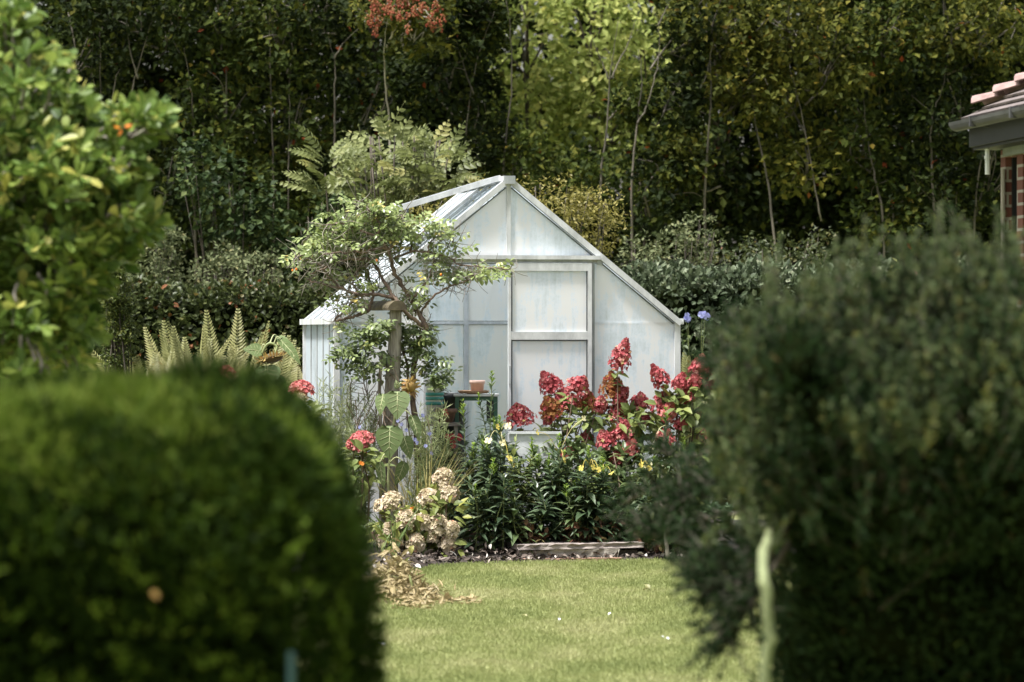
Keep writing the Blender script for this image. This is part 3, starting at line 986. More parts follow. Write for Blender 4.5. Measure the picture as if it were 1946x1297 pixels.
# front row with the stems the photo shows
front = [
    ('hedgerow tree with a forked pale stem above the big leaved tree', 150, 'wood_dark', [[(200, 470), (192, 200), (190, 60)], [(165, 300), (172, 170), (178, 60)]], [(130, 90, 110, 130, .7), (110, 300, 110, 140, .6)]),
    ('hedgerow tree with two pale leaning stems, above the grey shrubs', 300, 'wood_dark', [[(235, 420), (250, 190), (262, 130), (288, 40)], [(262, 150), (247, 95), (240, 40)], [(205, 260), (218, 160), (228, 130)]], [(330, 45, 100, 70, .6), (330, 330, 110, 90, .6), (240, 30, 90, 70, .5)]),
    ('dark ivy clad tree with a short white stem left of the shed rose', 420, 'wood_mid', [[(372, 470), (368, 240), (362, 165), (350, 90)]], [(430, 190, 95, 120, .6), (410, 30, 90, 80, .6), (470, 360, 95, 110, .6)]),
    ('hedgerow tree with two thin upright stems left of the ash shrub', 545, 'wood_mid', [[(522, 520), (519, 320), (514, 150), (512, 20)], [(549, 500), (548, 300), (552, 120)]], [(520, 60, 70, 90, .5), (575, 230, 55, 110, .5), (590, 420, 80, 90, .5)]),
    ('tree with a Y shaped pale stem under the red berries', 640, 'wood_dark', [[(636, 420), (636, 180), (635, 110), (612, 45)], [(635, 112), (655, 80), (684, 52)]], [(600, 20, 80, 50, .5), (720, 200, 85, 90, .5), (670, 330, 60, 70, .5)]),
    ('dark tree between the red berries and the bright gap', 860, 'wood_dark', [[(880, 440), (885, 260), (905, 120), (940, 20)], [(900, 180), (870, 90), (850, 10)]], [(850, 120, 85, 110, .6), (910, 40, 60, 90, .5), (840, 20, 80, 60, .5), (910, 260, 55, 90, .5)]),
    ('slender tree with a single pale trunk at the left of the bright gap', 968, 'wood_mid', [[(955, 420), (962, 250), (972, 180), (970, 60), (962, 0)]], [(930, 30, 30, 50, .3), (985, 310, 40, 50, .4)]),
    ('pale stemmed tree in front of the bright gap with a side branch', 1158, 'wood_mid', [[(1140, 420), (1153, 240), (1160, 140), (1175, 40)], [(1157, 150), (1140, 110), (1120, 60)], [(1160, 150), (1190, 90), (1215, 20)]], [(1110, 345, 60, 50, .4), (1200, 200, 26, 30, .2)]),
    ('crooked pale stemmed tree right of the bright gap', 1235, 'wood_dark', [[(1200, 420), (1212, 230), (1220, 150), (1214, 95)], [(1210, 235), (1230, 200), (1250, 120), (1252, 50), (1232, 0)], [(1250, 50), (1272, 5)]], [(1310, 70, 45, 70, .5), (1280, 190, 50, 50, .4), (1270, 340, 80, 80, .5)]),
    ('tree with a forked hanging pale branch and yellowing leaves', 1370, 'wood_olive', [[(1340, 420), (1347, 250), (1352, 180), (1350, 110), (1362, 60)], [(1350, 115), (1340, 150), (1330, 170)]], [(1370, 40, 100, 80, .6), (1420, 150, 80, 80, .5), (1300, 300, 50, 60, .4)]),
    ('broad olive tree with reddening leaves, left of the roof', 1530, 'wood_olive', [[(1470, 440), (1450, 300), (1436, 240), (1430, 170)], [(1560, 420), (1530, 250), (1500, 120)]], [(1500, 30, 110, 90, .7), (1590, 110, 110, 100, .7), (1480, 190, 70, 70, .5), (1530, 310, 80, 60, .5)]),
    ('dark tree with a bent pale stem left of the bungalow roof', 1660, 'wood_mid', [[(1680, 470), (1663, 340), (1650, 275), (1640, 180)]], [(1690, 80, 100, 90, .6), (1630, 270, 70, 70, .5), (1690, 400, 80, 80, .5)]),
    ('olive topped tree above the bungalow roof', 1800, 'wood_olive', [[(1775, 420), (1770, 240), (1790, 170), (1810, 60)]], [(1790, 30, 110, 90, .6), (1880, 70, 90, 80, .6)]),
    ('shadowed dark tree behind the bungalow gutter', 1850, 'wood_dark', [[(1850, 470), (1862, 320), (1880, 260)]], [(1800, 200, 100, 100, .6), (1780, 380, 110, 110, .6), (1900, 320, 100, 120, .6)]),
]
for lab, px, mat, stems, blobs in front:
    tree('wild_tree', lab, px, 35.6, stems, blobs, mat, 'bark_mid', 15, .09, .058, 'wild trees along the front of the hedgerow', dens=42, rad=.22, tr=.017)
# rowan with red berries at the top
t = tree('rowan', 'rowan tree with a bough of red berries at the top', 770, 34.6, [[(745, 420, .7), (740, 250, .7), (730, 120, .5), (735, 40, .2)], [(735, 90, .3), (760, 40, 0), (800, 18, -.1), (830, 45, -.2)]],
         [(800, 60, 80, 45, .45), (740, 30, 70, 45, .45), (780, 5, 80, 40, .4)], 'wood_olive', 'bark_pale', 14, .085, .05, 'wild trees along the front of the hedgerow', dens=30, rad=.16, tr=.02)
mb = MB()
bp = [at(x + rng.normal(0, 12), y + rng.normal(0, 10), 34.2 + rng.uniform(-.25, .3)) for x, y in [(700, 15), (712, 22), (705, 40), (725, 25), (735, 12), (745, 28), (760, 16), (775, 22), (785, 10), (795, 18), (805, 25), (815, 35), (822, 45), (770, 30), (755, 8), (712, 45), (825, 20)] for _ in range(3)]
for i_, c in enumerate(bp):
    mb = MB()
    for q in range(9):
        ball(mb, c + rv(1, .022)[0], [.012] * 3, 6, 4, 0, rng.random())
    for q in range(5):                                            # the stalks that hold the bunch together
        tube(mb, [c + [0, 0, .05], c + rv(1, .022)[0]], .003, 4, .8)
    mb.build('berry_bunch', 'berry', t)


# ------------------------------------------------------------------ hedges and shrubs behind the garden
def shrub(name, label, px, d, blobs, mat, cat='shrub', per=20, L=.048, W=.028, dens=64, rad=.12, group=None, bark='bark_dark', prof=None, up=.6):
    k = F / d
    base = at(px, HZ, d); base[2] = 0
    t = thing(name, label, cat, base, group)
    mb = MB(); mc = MB()
    for (bx, by, rx, ry, rd) in blobs:
        c0 = at(bx, by, d)
        r_ = np.array([rx / k, rd, ry / k])
        n_ = max(14, int(dens * (r_[0] * r_[2] + r_[0] * rd + rd * r_[2]) * 2.4))
        cs = in_ellipsoid(c0, r_, n_, .55)
        cloud(mc, cs, rng.uniform(.5, 1.35, n_) * rad, per, L, W, up, prof, c0 - [0, 0, r_[2] * .5])
        for q in range(9):
            e = c0 + unit(rv(1))[0] * r_ * .8
            e[2] = max(e[2], .3)
            b0 = base + rv(1, .06)[0] * [1, 1, 0]
            tube(mb, spline([b0, (b0 + e) / 2 + rv(1, .06)[0], e], 8), np.linspace(.014, .003, len(spline([b0, e, e], 8))), 5)
    mb.build('branches', bark, t, True)
    mc.build('foliage', mat, t)
    return t


def clipped_hedge(name, label, x0, x1, y0, y1, h, r, mat, core, n, L, W, jitter=.04, axis_up=.35, prof=None, lump=.05, group=None, undercut=0.):
    t = thing(name, label, 'hedge', [(x0 + x1) / 2, (y0 + y1) / 2, 0], group)
    c = np.array([(x0 + x1) / 2, (y0 + y1) / 2, h / 2])
    hs = np.array([(x1 - x0) / 2, (y1 - y0) / 2, h / 2])
    ar = np.array([hs[1] * hs[2], hs[1] * hs[2], hs[0] * hs[2], hs[0] * hs[2], hs[0] * hs[1], 0])
    fa = rng.choice(6, n, p=ar / ar.sum())
    q = rng.uniform(-1, 1, (n, 3)) * hs
    for k in range(6):
        q[fa == k, k // 2] = hs[k // 2] * (1 if k % 2 == 0 else -1)
    rr = np.array([min(r, hs[0]), min(r, hs[1]), r])
    inner = np.clip(q, -(hs - rr), hs - rr)
    inner[:, 2] = np.clip(q[:, 2], -hs[2], hs[2] - r)
    nn = unit((q - inner) + 1e-6)
    p = inner + nn * rr * 1.0
    wob = lump * (np.sin(p[:, 0] * 7.1 + p[:, 2] * 3) + np.sin(p[:, 2] * 9.3 + p[:, 1] * 6) + np.sin(p[:, 0] * 17 + p[:, 1] * 13 + p[:, 2] * 15)) / 2
    p = p + nn * (wob - np.abs(rng.normal(0, jitter, n)) + jitter * .8)[:, None] + c
    p[:, 2] = np.maximum(p[:, 2], .02)
    if undercut:
        p[:, 1] += undercut * np.clip((h - r * .8 - p[:, 2]) / (h - r), 0, 1) * (p[:, 1] < c[1])
    mb = MB()
    leaves(mb, p, nn * .7 + [0, 0, axis_up] + rv(n, .45), nn + rv(n, .6) + [0, 0, .3], L * rng.uniform(.6, 1.25, n), W * rng.uniform(.7, 1.2, n), prof, .5 + wob * 1.5 + rng.normal(0, .24, n), .3, .2)
    mb.build('foliage', mat, t)
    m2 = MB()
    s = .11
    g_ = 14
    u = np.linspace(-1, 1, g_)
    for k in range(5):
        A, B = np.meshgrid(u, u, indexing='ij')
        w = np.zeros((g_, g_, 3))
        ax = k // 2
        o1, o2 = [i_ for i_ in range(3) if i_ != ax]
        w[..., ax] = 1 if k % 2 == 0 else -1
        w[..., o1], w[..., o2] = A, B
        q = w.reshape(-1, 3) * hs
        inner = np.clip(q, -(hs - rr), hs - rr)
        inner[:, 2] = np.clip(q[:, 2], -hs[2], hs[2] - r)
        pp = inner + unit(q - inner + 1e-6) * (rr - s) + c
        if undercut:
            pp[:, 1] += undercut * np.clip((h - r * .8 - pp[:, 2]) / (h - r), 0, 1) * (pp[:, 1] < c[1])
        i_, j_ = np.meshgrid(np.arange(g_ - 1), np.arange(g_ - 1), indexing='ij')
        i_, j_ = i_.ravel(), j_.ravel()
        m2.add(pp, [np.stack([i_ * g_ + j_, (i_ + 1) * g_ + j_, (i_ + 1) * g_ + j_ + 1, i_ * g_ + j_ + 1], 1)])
    m2.build('dark_core', core, t, True)  # solid dark body standing for the shaded inside, not modelled branches
    return t


clipped_hedge('beech_hedge', 'clipped dark beech hedge behind the ferns, left of the greenhouse', -4.9, -1.5, 30.6, 31.5, 1.98, .22, 'beech', 'shade_core', 26000, .065, .045, .05, .1, OVAL, .06)
clipped_hedge('laurel_hedge', 'light leaved hedge right of the greenhouse, above the right fern', .4, 4.6, 29.6, 30.6, 2.12, .3, 'rightleaf', 'shade_core', 26000, .075, .042, .06, .1, OVAL, .08)
G_ = 'grey green shrubs over the beech hedge'
shrub('grey_shrub', 'grey green shrub over the hedge beside the big leaved tree', 290, 32.4, [(290, 520, 60, 80, .4), (320, 460, 30, 45, .25)], 'greyleaf', group=G_, dens=62)
shrub('grey_shrub', 'grey green shrub over the middle of the beech hedge', 390, 32.6, [(395, 530, 70, 45, .4), (430, 480, 25, 30, .2)], 'greyleaf', group=G_, dens=58)
shrub('grey_shrub', 'grey green shrub over the hedge nearest the climbing rose', 500, 32.4, [(490, 520, 60, 45, .4), (560, 545, 55, 35, .3)], 'greyleaf', group=G_, dens=58)
G_ = 'grey green growth right of the greenhouse roof'
shrub('grey_shrub', 'pale speckled shrub rising right of the yellow bush', 1270, 31.6, [(1280, 490, 60, 60, .4), (1330, 450, 40, 40, .25)], 'greyleaf', group=G_, dens=50)
shrub('grey_shrub', 'pale speckled shrub close above the right roof slope', 1220, 31.0, [(1215, 500, 45, 50, .3)], 'greyleaf', group=G_, dens=50)
shrub('grey_shrub', 'dim olive shrub with bare twigs above the right hedge', 1440, 32.4, [(1400, 490, 80, 50, .4), (1520, 470, 70, 40, .4)], 'beech', group=G_, dens=45)
shrub('golden_bush', 'rounded golden leaved bush right behind the greenhouse ridge', 1040, 28.6, [(1040, 400, 90, 70, .45), (1120, 420, 70, 70, .4), (930, 385, 80, 45, .35), (1010, 500, 150, 90, .4), (830, 430, 60, 45, .3)], 'golden', 'bush', 14, .04, .022, 110, .10)
G_ = 'shrubs of the left background'
shrub('ivy_thicket', 'glossy dark ivy thicket left of the climbing rose', 470, 33.2, [(440, 400, 60, 75, .4), (500, 430, 60, 70, .35), (390, 330, 60, 60, .35)], 'ivy', 'thicket', 13, .08, .065, 50, .16, group=G_)
shrub('ivy_thicket', 'dark ivy thicket behind the lower left of the greenhouse roof', 610, 33.0, [(600, 470, 65, 75, .4), (650, 400, 50, 60, .3)], 'ivy', 'thicket', 13, .08, .065, 45, .16, group=G_)
shrub('columnar_cypress', 'narrow dark green cypress column at the edge of the big leaved tree', 222, 26.5, [(222, 560, 24, 60, .12), (226, 640, 26, 80, .12), (218, 500, 16, 35, .08)], 'cypress', 'tree', 44, .034, .015, 420, .06)


def pinnate(mb, base, direc, nrm, L, pairs, lw, ll, lv, droop=.25, taper=True, stem=.004, frond=False):
    """one compound leaf: midrib with pairs of leaflets"""
    d = unit(direc); nn = unit(nrm - d * (np.dot(nrm, d))); s = np.cross(nn, d)
    t = np.linspace(.12, 1, pairs)
    c = base + d * (t * L)[:, None] - nn * (droop * t * t * L)[:, None]
    tan = unit(np.gradient(c, axis=0)) if pairs > 1 else d[None]
    prof_ = np.sin(np.clip(t * 1.0, 0, 1) * math.pi * .86 + .35) if taper else np.ones(pairs)
    if frond:
        prof_ = np.clip((1.03 - t) * 1.5, 0, 1) ** .75 * np.clip(t * 4, .3, 1)
    prof_ = np.clip(prof_, .07, 1)
    for sg in (-1, 1):
        ax = s * sg + tan * (.95 if frond else .45) - nn * .12
        leaves(mb, c, ax, nn + rv(pairs, .12), ll * prof_, lw * (prof_ * .5 + .5), None if pairs > 12 else LANCE, lv + rng.normal(0, .1, pairs), .2, .12)
    if stem:
        cc = np.vstack([base, c])
        tube(mb, cc, np.linspace(stem, stem * .3, len(cc)), 4, lv)


# pale shrub with feathery compound leaves behind the roof
t = thing('ash_shrub', 'pale green shrub of feathery compound leaves behind the greenhouse roof', 'shrub', [at(770, 0, 30.5)[0], 30.5, 0])
mb, ms = MB(), MB()
for (cx, cy, rx, ry, n_) in ((740, 285, 75, 85, 120), (825, 285, 55, 65, 80), (790, 370, 95, 60, 100), (700, 340, 45, 70, 44)):
    for q in range(n_):
        a_ = unit(rv(1))[0]
        c = at(cx + a_[0] * rx * .8, cy + 45 - a_[2] * ry * .8, 30.5 + a_[1] * .5)
        pinnate(mb, c, unit([a_[0] * .9 + rng.normal(0, .3), a_[1] * .6 - .2, .1 + .7 * rng.random()]), [0, -.55, .8], rng.uniform(.16, .32), rng.integers(4, 7), .05, .095, rng.normal(.5, .28), rng.uniform(.1, .7))
    for q in range(8):
        b0 = np.array([at(770, 0, 30.5)[0], 30.5, 0]) + rv(1, .05)[0] * [1, 1, 0]
        e = at(cx + rng.uniform(-rx, rx) * .7, cy - ry * .3, 30.5 + rng.uniform(-.3, .3))
        tube(ms, spline([b0, (b0 + e) / 2 + rv(1, .08)[0], e], 8), np.linspace(.022, .006, len(spline([b0, e, e], 8))), 5)
ms.build('branches', 'bark_dark', t, True)
mb.build('foliage', 'ash', t)
t = thing('ash_shrub', 'small pale ash sapling between the Y shaped stem and climbing rose', 'shrub', [at(620, 0, 30.8)[0], 30.8, 0])
mb, ms = MB(), MB()
for q in range(26):
    a_ = unit(rv(1))[0]
    c = at(620 + a_[0] * 26, 335 - a_[2] * 45, 30.8 + a_[1] * .2)
    pinnate(mb, c, unit([a_[0], a_[1] * .5 - .2, .35 + .4 * rng.random()]), [0, -.5, .8], rng.uniform(.24, .38), 8, .045, .10, rng.normal(.6, .2), .35)
b0 = np.array([at(620, 0, 30.8)[0], 30.8, 0])
tube(ms, spline([b0, at(625, 480, 30.8), at(618, 330, 30.8)], 10), np.linspace(.022, .006, 11), 6)
ms.build('branches', 'bark_dark', t, True)
mb.build('foliage', 'ash', t)


# ferns
def fern(label, px, d, h, n_, group='ferns'):
    base = at(px, HZ, d); base[2] = .02
    t = thing('fern', label, 'fern', base, group)
    for q in range(n_):
        a_ = rng.uniform(0, 2 * math.pi)
        lean = rng.uniform(.05, .42)
        mb = MB()
        L = h * rng.uniform(.8, 1.1)
        dr = unit([math.cos(a_) * lean, math.sin(a_) * lean, 1])
        pinnate(mb, base.copy(), dr, unit([-math.cos(a_) * .7, -math.sin(a_) * .7 - .9, .4]), L, 58, .034, .25, rng.normal(.45, .2), rng.uniform(.0, .34), frond=True)
        mb.build('frond', 'fern', t)


fx = [(262, 26.6, 1.30), (300, 26.9, 1.38), (335, 26.7, 1.46), (372, 27.0, 1.52), (408, 26.7, 1.42), (440, 26.9, 1.58), (470, 26.6, 1.40), (560, 26.9, 1.34)]
for i, (x, d, h) in enumerate(fx):
    fern('yellowing fern behind the left hedge, %s' % ('%s from the left' % ORD[i] if i < 7 else 'rightmost, beside the greenhouse wall'), x, d, h * 1.06, 13, 'ferns standing before the beech hedge')
fern('pale gold fern beside the right corner of the greenhouse', 1335, 25.9, 1.46, 9)
fern('pale gold fern half hidden by the dark heath shrub', 1385, 26.2, 1.5, 8)

# ------------------------------------------------------------------ left foreground: yew hedge
yew = clipped_hedge('yew_hedge', 'large blurred clipped yew hedge with rounded end at lower left', -2.6, -.41, 7.2, 8.25, 1.435, .29, 'yew', 'shade_core', 95000, .040, .012, .05, .45, None, .045, undercut=.42)
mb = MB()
n_ = 42000                                                        # lighter leaves along the top, sunlight painted into their colour
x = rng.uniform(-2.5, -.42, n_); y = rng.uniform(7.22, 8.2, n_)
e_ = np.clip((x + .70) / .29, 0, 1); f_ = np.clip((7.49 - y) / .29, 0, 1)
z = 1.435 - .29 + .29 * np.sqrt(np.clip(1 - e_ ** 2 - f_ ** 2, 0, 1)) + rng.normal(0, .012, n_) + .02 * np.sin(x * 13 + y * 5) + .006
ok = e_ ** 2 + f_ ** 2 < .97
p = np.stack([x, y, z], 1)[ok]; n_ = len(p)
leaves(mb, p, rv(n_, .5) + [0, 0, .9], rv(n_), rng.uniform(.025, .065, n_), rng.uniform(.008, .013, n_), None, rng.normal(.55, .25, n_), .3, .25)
for q in range(300):                                              # and lighter tufts painting lit specks over the front and the end
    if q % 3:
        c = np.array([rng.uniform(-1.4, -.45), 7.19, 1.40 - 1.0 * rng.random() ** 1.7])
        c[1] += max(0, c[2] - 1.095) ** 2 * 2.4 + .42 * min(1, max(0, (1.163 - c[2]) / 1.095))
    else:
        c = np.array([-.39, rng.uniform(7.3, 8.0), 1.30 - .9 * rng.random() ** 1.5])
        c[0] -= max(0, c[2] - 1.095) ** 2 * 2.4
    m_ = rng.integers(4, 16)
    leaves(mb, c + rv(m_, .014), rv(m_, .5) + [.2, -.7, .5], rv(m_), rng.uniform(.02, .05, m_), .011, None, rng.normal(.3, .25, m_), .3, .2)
mb.build('lit_leaves', 'yew_lit', yew)
mb = MB()
sp = at(554, 1240, 7.1)
tube(mb, [[sp[0], sp[1], 0], [sp[0], sp[1], sp[2]]], .009, 8)
tag(mb.build('garden_stake', 'tealstake'), 'thin teal garden stake in front of the yew hedge', 'stake')
mb = MB()
sp = at(287, 1122, 7.16)
leaves(mb, sp[None], [[.6, -.2, -.6]], [[0, -.6, .8]], .026, .018, OVAL, .3)
tag(mb.build('fallen_leaf', 'petal_dry'), 'single orange dead leaf caught on the yew hedge', 'leaf')

# ------------------------------------------------------------------ left: big leaved evergreen
t = thing('evergreen_tree', 'blurred bright evergreen tree with big spoon shaped leaves at left', 'tree', [at(40, 0, 13.5)[0], 13.5, 0])
mb, ms = MB(), MB()
lob = [(90, 330, 150, 120), (60, 180, 100, 110), (170, 300, 100, 80), (255, 225, 62, 32), (200, 400, 80, 60), (255, 330, 30, 34), (270, 430, 42, 22), (120, 480, 130, 70), (150, 540, 50, 40), (60, 600, 130, 70), (150, 620, 40, 40), (20, 50, 40, 60), (-80, 300, 150, 250), (130, 210, 60, 40), (60, 470, 150, 150), (30, 690, 160, 60), (290, 215, 34, 22), (-60, 560, 150, 150)]
pos, axs, lvs = [], [], []
trk = np.array([at(20, 0, 13.6)[0], 13.6, 0])
for (cx, cy, rx, ry) in lob:
    n_ = int(14 + rx * ry / 135)
    for q in range(n_):
        a_ = unit(rv(1))[0]
        u = rng.random() ** .3
        c = at(cx + a_[0] * rx * u, cy - a_[2] * ry * u, 13.5 + a_[1] * min(.7, rx / 150) * u)
        dr = unit(a_ * [1, .8, .5] + [.25, -.15, .75] + rv(1, .25)[0])
        s_ = unit(np.cross(dr, rv(1)[0])); w_ = np.cross(dr, s_)
        m_ = rng.integers(6, 10); hue_ = rng.normal(.5, .2)
        for k in range(m_):
            an = k * 2.4 + rng.random()
            ax = dr * rng.uniform(.4, 1.0) + (s_ * math.cos(an) + w_ * math.sin(an)) * .85
            pos.append(c - dr * rng.random() * .05); axs.append(ax); lvs.append(hue_ + rng.normal(0, .22))
        if q % 3 == 0:
            inn = at(40, 400, 13.6) - c
            tube(ms, spline([c + inn * .2, c + inn * .08 + rv(1, .02)[0], c], 5), np.linspace(.008, .004, 6)[:len(spline([c, c, c], 5))], 5)
    c = at(cx, cy, 13.5)
    tube(ms, spline([trk + [0, 0, max(.3, c[2] - .9)], (trk + [0, 0, c[2] - .3] + c) / 2, c], 8), np.linspace(.016, .006, len(spline([c, c, c], 8))), 6)
pos, axs = np.array(pos), np.array(axs)
n_ = len(pos)
leaves(mb, pos, axs, np.array([0, -.1, .5]) + rv(n_, .35) + unit(axs) * 0, rng.uniform(.05, .108, n_), rng.uniform(.024, .046, n_), OBOV, np.array(lvs), .22, rng.uniform(-.05, .3, n_))
tube(ms, spline([trk, trk + [.03, 0, 1.2], trk + [-.02, 0, 2.4], trk + [.02, 0, 3.2]], 14), np.linspace(.06, .02, 13), 8)
ms.build('trunk', 'bark_grey', t, True)
mb.build('crown', 'bay', t)
mb = MB()
c = at(232, 243, 13.0)
leaves(mb, c + rv(3, .008), rv(3), rv(3) + [0, -1, 0], .035, .02, OVAL, .2)
mb.build('dead_leaf', 'orangeflower', t)

# ------------------------------------------------------------------ right foreground: dark heath shrub
t = thing('heath_shrub', 'huge blurred dark needle leaved shrub filling the lower right', 'shrub', [at(1450, 0, 9.7)[0], 9.7, 0])
mb, ms, mcore, mlit = MB(), MB(), MB(), MB()
DH = 10.0
kk = F / DH
hb = [(1730, 880, 225, 225, .8), (1930, 830, 240, 245, .9), (1650, 1000, 160, 180, .7), (1760, 1120, 280, 260, .8), (1990, 1050, 250, 300, .9), (1620, 1270, 130, 180, .6), (1545, 780, 95, 130, .5), (1800, 1400, 330, 250, .8), (1540, 900, 85, 120, .5), (1490, 690, 55, 75, .35)]
P, A = [], []
for (cx, cy, rx, ry, rd) in hb:
    c0 = at(cx, cy, DH)
    c0[1] += np.interp(cy, [720, 1000, 1300], [-.35, .35, .7])
    r_ = np.array([rx / kk, rd, ry / kk])
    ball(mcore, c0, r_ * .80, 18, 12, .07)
    n_ = int(6400 * (r_[0] * r_[2] + r_[0] * rd + rd * r_[2]))
    d_ = unit(rv(n_))
    p = c0 + d_ * r_ * rng.uniform(.80, 1.02, (n_, 1))
    P.append(p); A.append(d_ * [.7, .6, .4] + [0, 0, .55] + rv(n_, .35))
P, A = np.concatenate(P), np.concatenate(A)
n_ = len(P)
leaves(mb, P, A, rv(n_) + [0, -.3, .5], rng.uniform(.025, .055, n_), rng.uniform(.007, .013, n_), None, rng.normal(.45, .25, n_), .3, .2)


def spray(base, direc, L, n_, lf=.035, lv=.5, to=None):
    d_ = unit(direc)
    tt = np.linspace(0, 1, 7)[:, None]
    bend = rv(1, .10)[0] * L
    c = base + d_ * tt * L + bend * tt ** 2
    tube(ms, c, np.linspace(.003, .001, 7), 4)
    k_ = rng.random(n_)
    pp = base + d_ * (k_ * L)[:, None] + bend * (k_ ** 2)[:, None]
    leaves(mb if to is None else to, pp, d_ * .8 + unit(rv(n_)) * .8, rv(n_), lf * rng.uniform(.6, 1.1, n_) * (1.1 - .5 * k_), .009, None, rng.normal(lv, .22, n_), .3, .1)


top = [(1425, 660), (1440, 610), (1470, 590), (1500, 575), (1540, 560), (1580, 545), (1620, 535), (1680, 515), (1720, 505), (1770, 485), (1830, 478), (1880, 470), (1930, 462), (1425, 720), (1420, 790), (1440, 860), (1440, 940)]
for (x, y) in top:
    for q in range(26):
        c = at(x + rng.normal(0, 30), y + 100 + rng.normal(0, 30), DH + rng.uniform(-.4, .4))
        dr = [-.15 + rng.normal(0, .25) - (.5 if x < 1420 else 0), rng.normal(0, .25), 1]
        spray(c, dr, rng.uniform(.07, .2), 46, .036, rng.uniform(.3, .8), mlit if rng.random() < .7 else None)
for q in range(760):                                              # shoots on the upper faces, many coloured lighter to paint the lit top
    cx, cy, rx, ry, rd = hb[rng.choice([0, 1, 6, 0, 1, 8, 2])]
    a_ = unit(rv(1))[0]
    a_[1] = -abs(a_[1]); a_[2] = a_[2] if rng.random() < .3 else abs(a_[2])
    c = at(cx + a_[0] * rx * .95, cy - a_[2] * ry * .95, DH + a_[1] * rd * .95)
    spray(c, a_ * .8 + [rng.normal(0, .2), rng.normal(0, .2), .9], rng.uniform(.08, .2), 40, .038, rng.uniform(.2, .9), mlit if rng.random() < .6 and c[2] > 1.25 else None)
for (x, y, L) in [(1468, 480, .2), (1600, 450, .24), (1560, 490, .18), (1660, 450, .2), (1715, 430, .18), (1780, 420, .25), (1850, 430, .2), (1800, 440, .2), (1530, 480, .14)]:
    for q in range(5):
        c = at(x + rng.normal(0, 9), y + 110 + rng.normal(0, 14), DH + rng.uniform(-.3, .3))
        spray(c, [rng.normal(0, .14), rng.normal(0, .1), 1], L * rng.uniform(.6, 1), 46, .032, .55, mlit)
# low boughs reaching left over the lawn and bed
def bough(pts, n_, L=.16, w=.008):
    c = spline([at(*p) for p in pts], 16)
    tube(ms, c, np.linspace(w, .003, len(c)), 6)
    for q in range(n_):
        i_ = rng.integers(3, len(c))
        spray(c[i_] + rv(1, .012)[0], unit(c[min(i_, len(c) - 1)] - c[max(0, i_ - 3)]) * .5 + [rng.normal(0, .45), rng.normal(0, .4), rng.normal(.1, .4)], L * rng.uniform(.5, 1.1), 34, .032, .4)


bough([(1500, 1000, 10), (1440, 1080, 10), (1385, 1120, 10), (1355, 1110, 10)], 60)
bough([(1500, 1030, 9.9), (1440, 1130, 9.9), (1400, 1180, 9.9), (1375, 1210, 9.9)], 60)
bough([(1480, 1000, 10.2), (1400, 1060, 10.2), (1340, 1055, 10.3)], 44)
bough([(1460, 930, 12.3), (1360, 900, 12.8), (1260, 920, 13.2), (1180, 960, 13.4)], 60, .16)
bough([(1460, 900, 12.0), (1380, 860, 12.5), (1300, 870, 13.0), (1250, 850, 13.2)], 44, .14)
bough([(1470, 960, 12.0), (1380, 980, 12.4), (1290, 990, 12.8), (1220, 1000, 13)], 46, .15)
bough([(1470, 1010, 11.0), (1380, 1010, 11.3), (1300, 1020, 11.6), (1240, 1000, 11.8)], 60, .15)
bough([(1470, 930, 11.0), (1390, 930, 11.2), (1320, 940, 11.4), (1270, 960, 11.5)], 64, .15)
bough([(1470, 1060, 10.4), (1400, 1090, 10.4), (1340, 1090, 10.5)], 60, .15)
bough([(1480, 850, 10.6), (1410, 820, 10.8), (1365, 800, 11)], 60, .15)
bough([(1480, 780, 10.4), (1420, 740, 10.6), (1390, 700, 10.7)], 60, .15)
bough([(1470, 780, 11.0), (1400, 740, 11.4), (1360, 690, 11.6)], 40, .13)
bough([(1470, 680, 10.6), (1410, 640, 10.8), (1385, 600, 11)], 40, .13)
mcore.build('dark_core', 'shade_core', t, True)  # solid dark bodies standing for the shaded inside of the shrub
ms.build('branches', 'bark_dark', t, True)
mb.build('foliage', 'heath', t)
mlit.build('lit_shoots', 'heath_lit', t)
mb = MB()
c0 = [at(1490, 960, 10.4), at(1462, 1010, 9.9), at(1452, 1050, 9.25), at(1450, 1095, 8.75), at(1457, 1130, 8.7), at(1463, 1200, 8.7), at(1456, 1297, 8.7)]
g0 = c0[-1].copy(); g0[2] = 0
c = spline(c0 + [g0], 24)
c[:, :2] += rng.normal(0, .003, (len(c), 2))
tube(mb, c, .0145 + .001 * np.sin(np.arange(len(c)) * 1.3), 10)
mb.build('trunk', 'bark_lichen', t, True)

# ------------------------------------------------------------------ rustic post with the climbing rose
PD = 24.05
pb = at(742, HZ, PD); pb[2] = 0
post = thing('rustic_post', 'weathered rustic post with a mossy log across its top', 'post', pb)
mb = MB()
c = np.array([at(740, 1030, PD), at(741, 880, PD), at(744, 760, PD), at(750, 660, PD), at(752, 588, PD)])
c[0][2] = 0.02
tube(mb, spline(c, 20), np.linspace(.066, .043, 21)[:len(spline(c, 20))], 12)
mb.build('post', 'oldwood', post, True)
mb = MB()
a_, b_ = at(756, 582, PD - .12), at(703, 583, PD + .55)
ld = b_ - a_
ls_ = unit(np.cross(ld, [0, 0, 1]))
an = np.linspace(0, math.pi, 13)
gpoly(mb, [a_ - [0, 0, .03] + ls_ * .072 * (1 + rng.normal(0, .02)) * math.cos(x) + np.array([0, 0, 1]) * .07 * math.sin(x) for x in an], np.linalg.norm(ld), unit(ld))
mb.build('cross_log', 'mosslog', post)
mb = MB()
c = [at(722, 1000, PD - .1), at(724, 850, PD - .1), at(721, 740, PD - .1), at(726, 672, PD - .08)]
c[0][2] = .02
tube(mb, spline(c, 14), .013, 7)
tag(mb.build('garden_cane', 'bark_grey'), 'thin grey cane tied upright just left of the rustic post', 'cane')

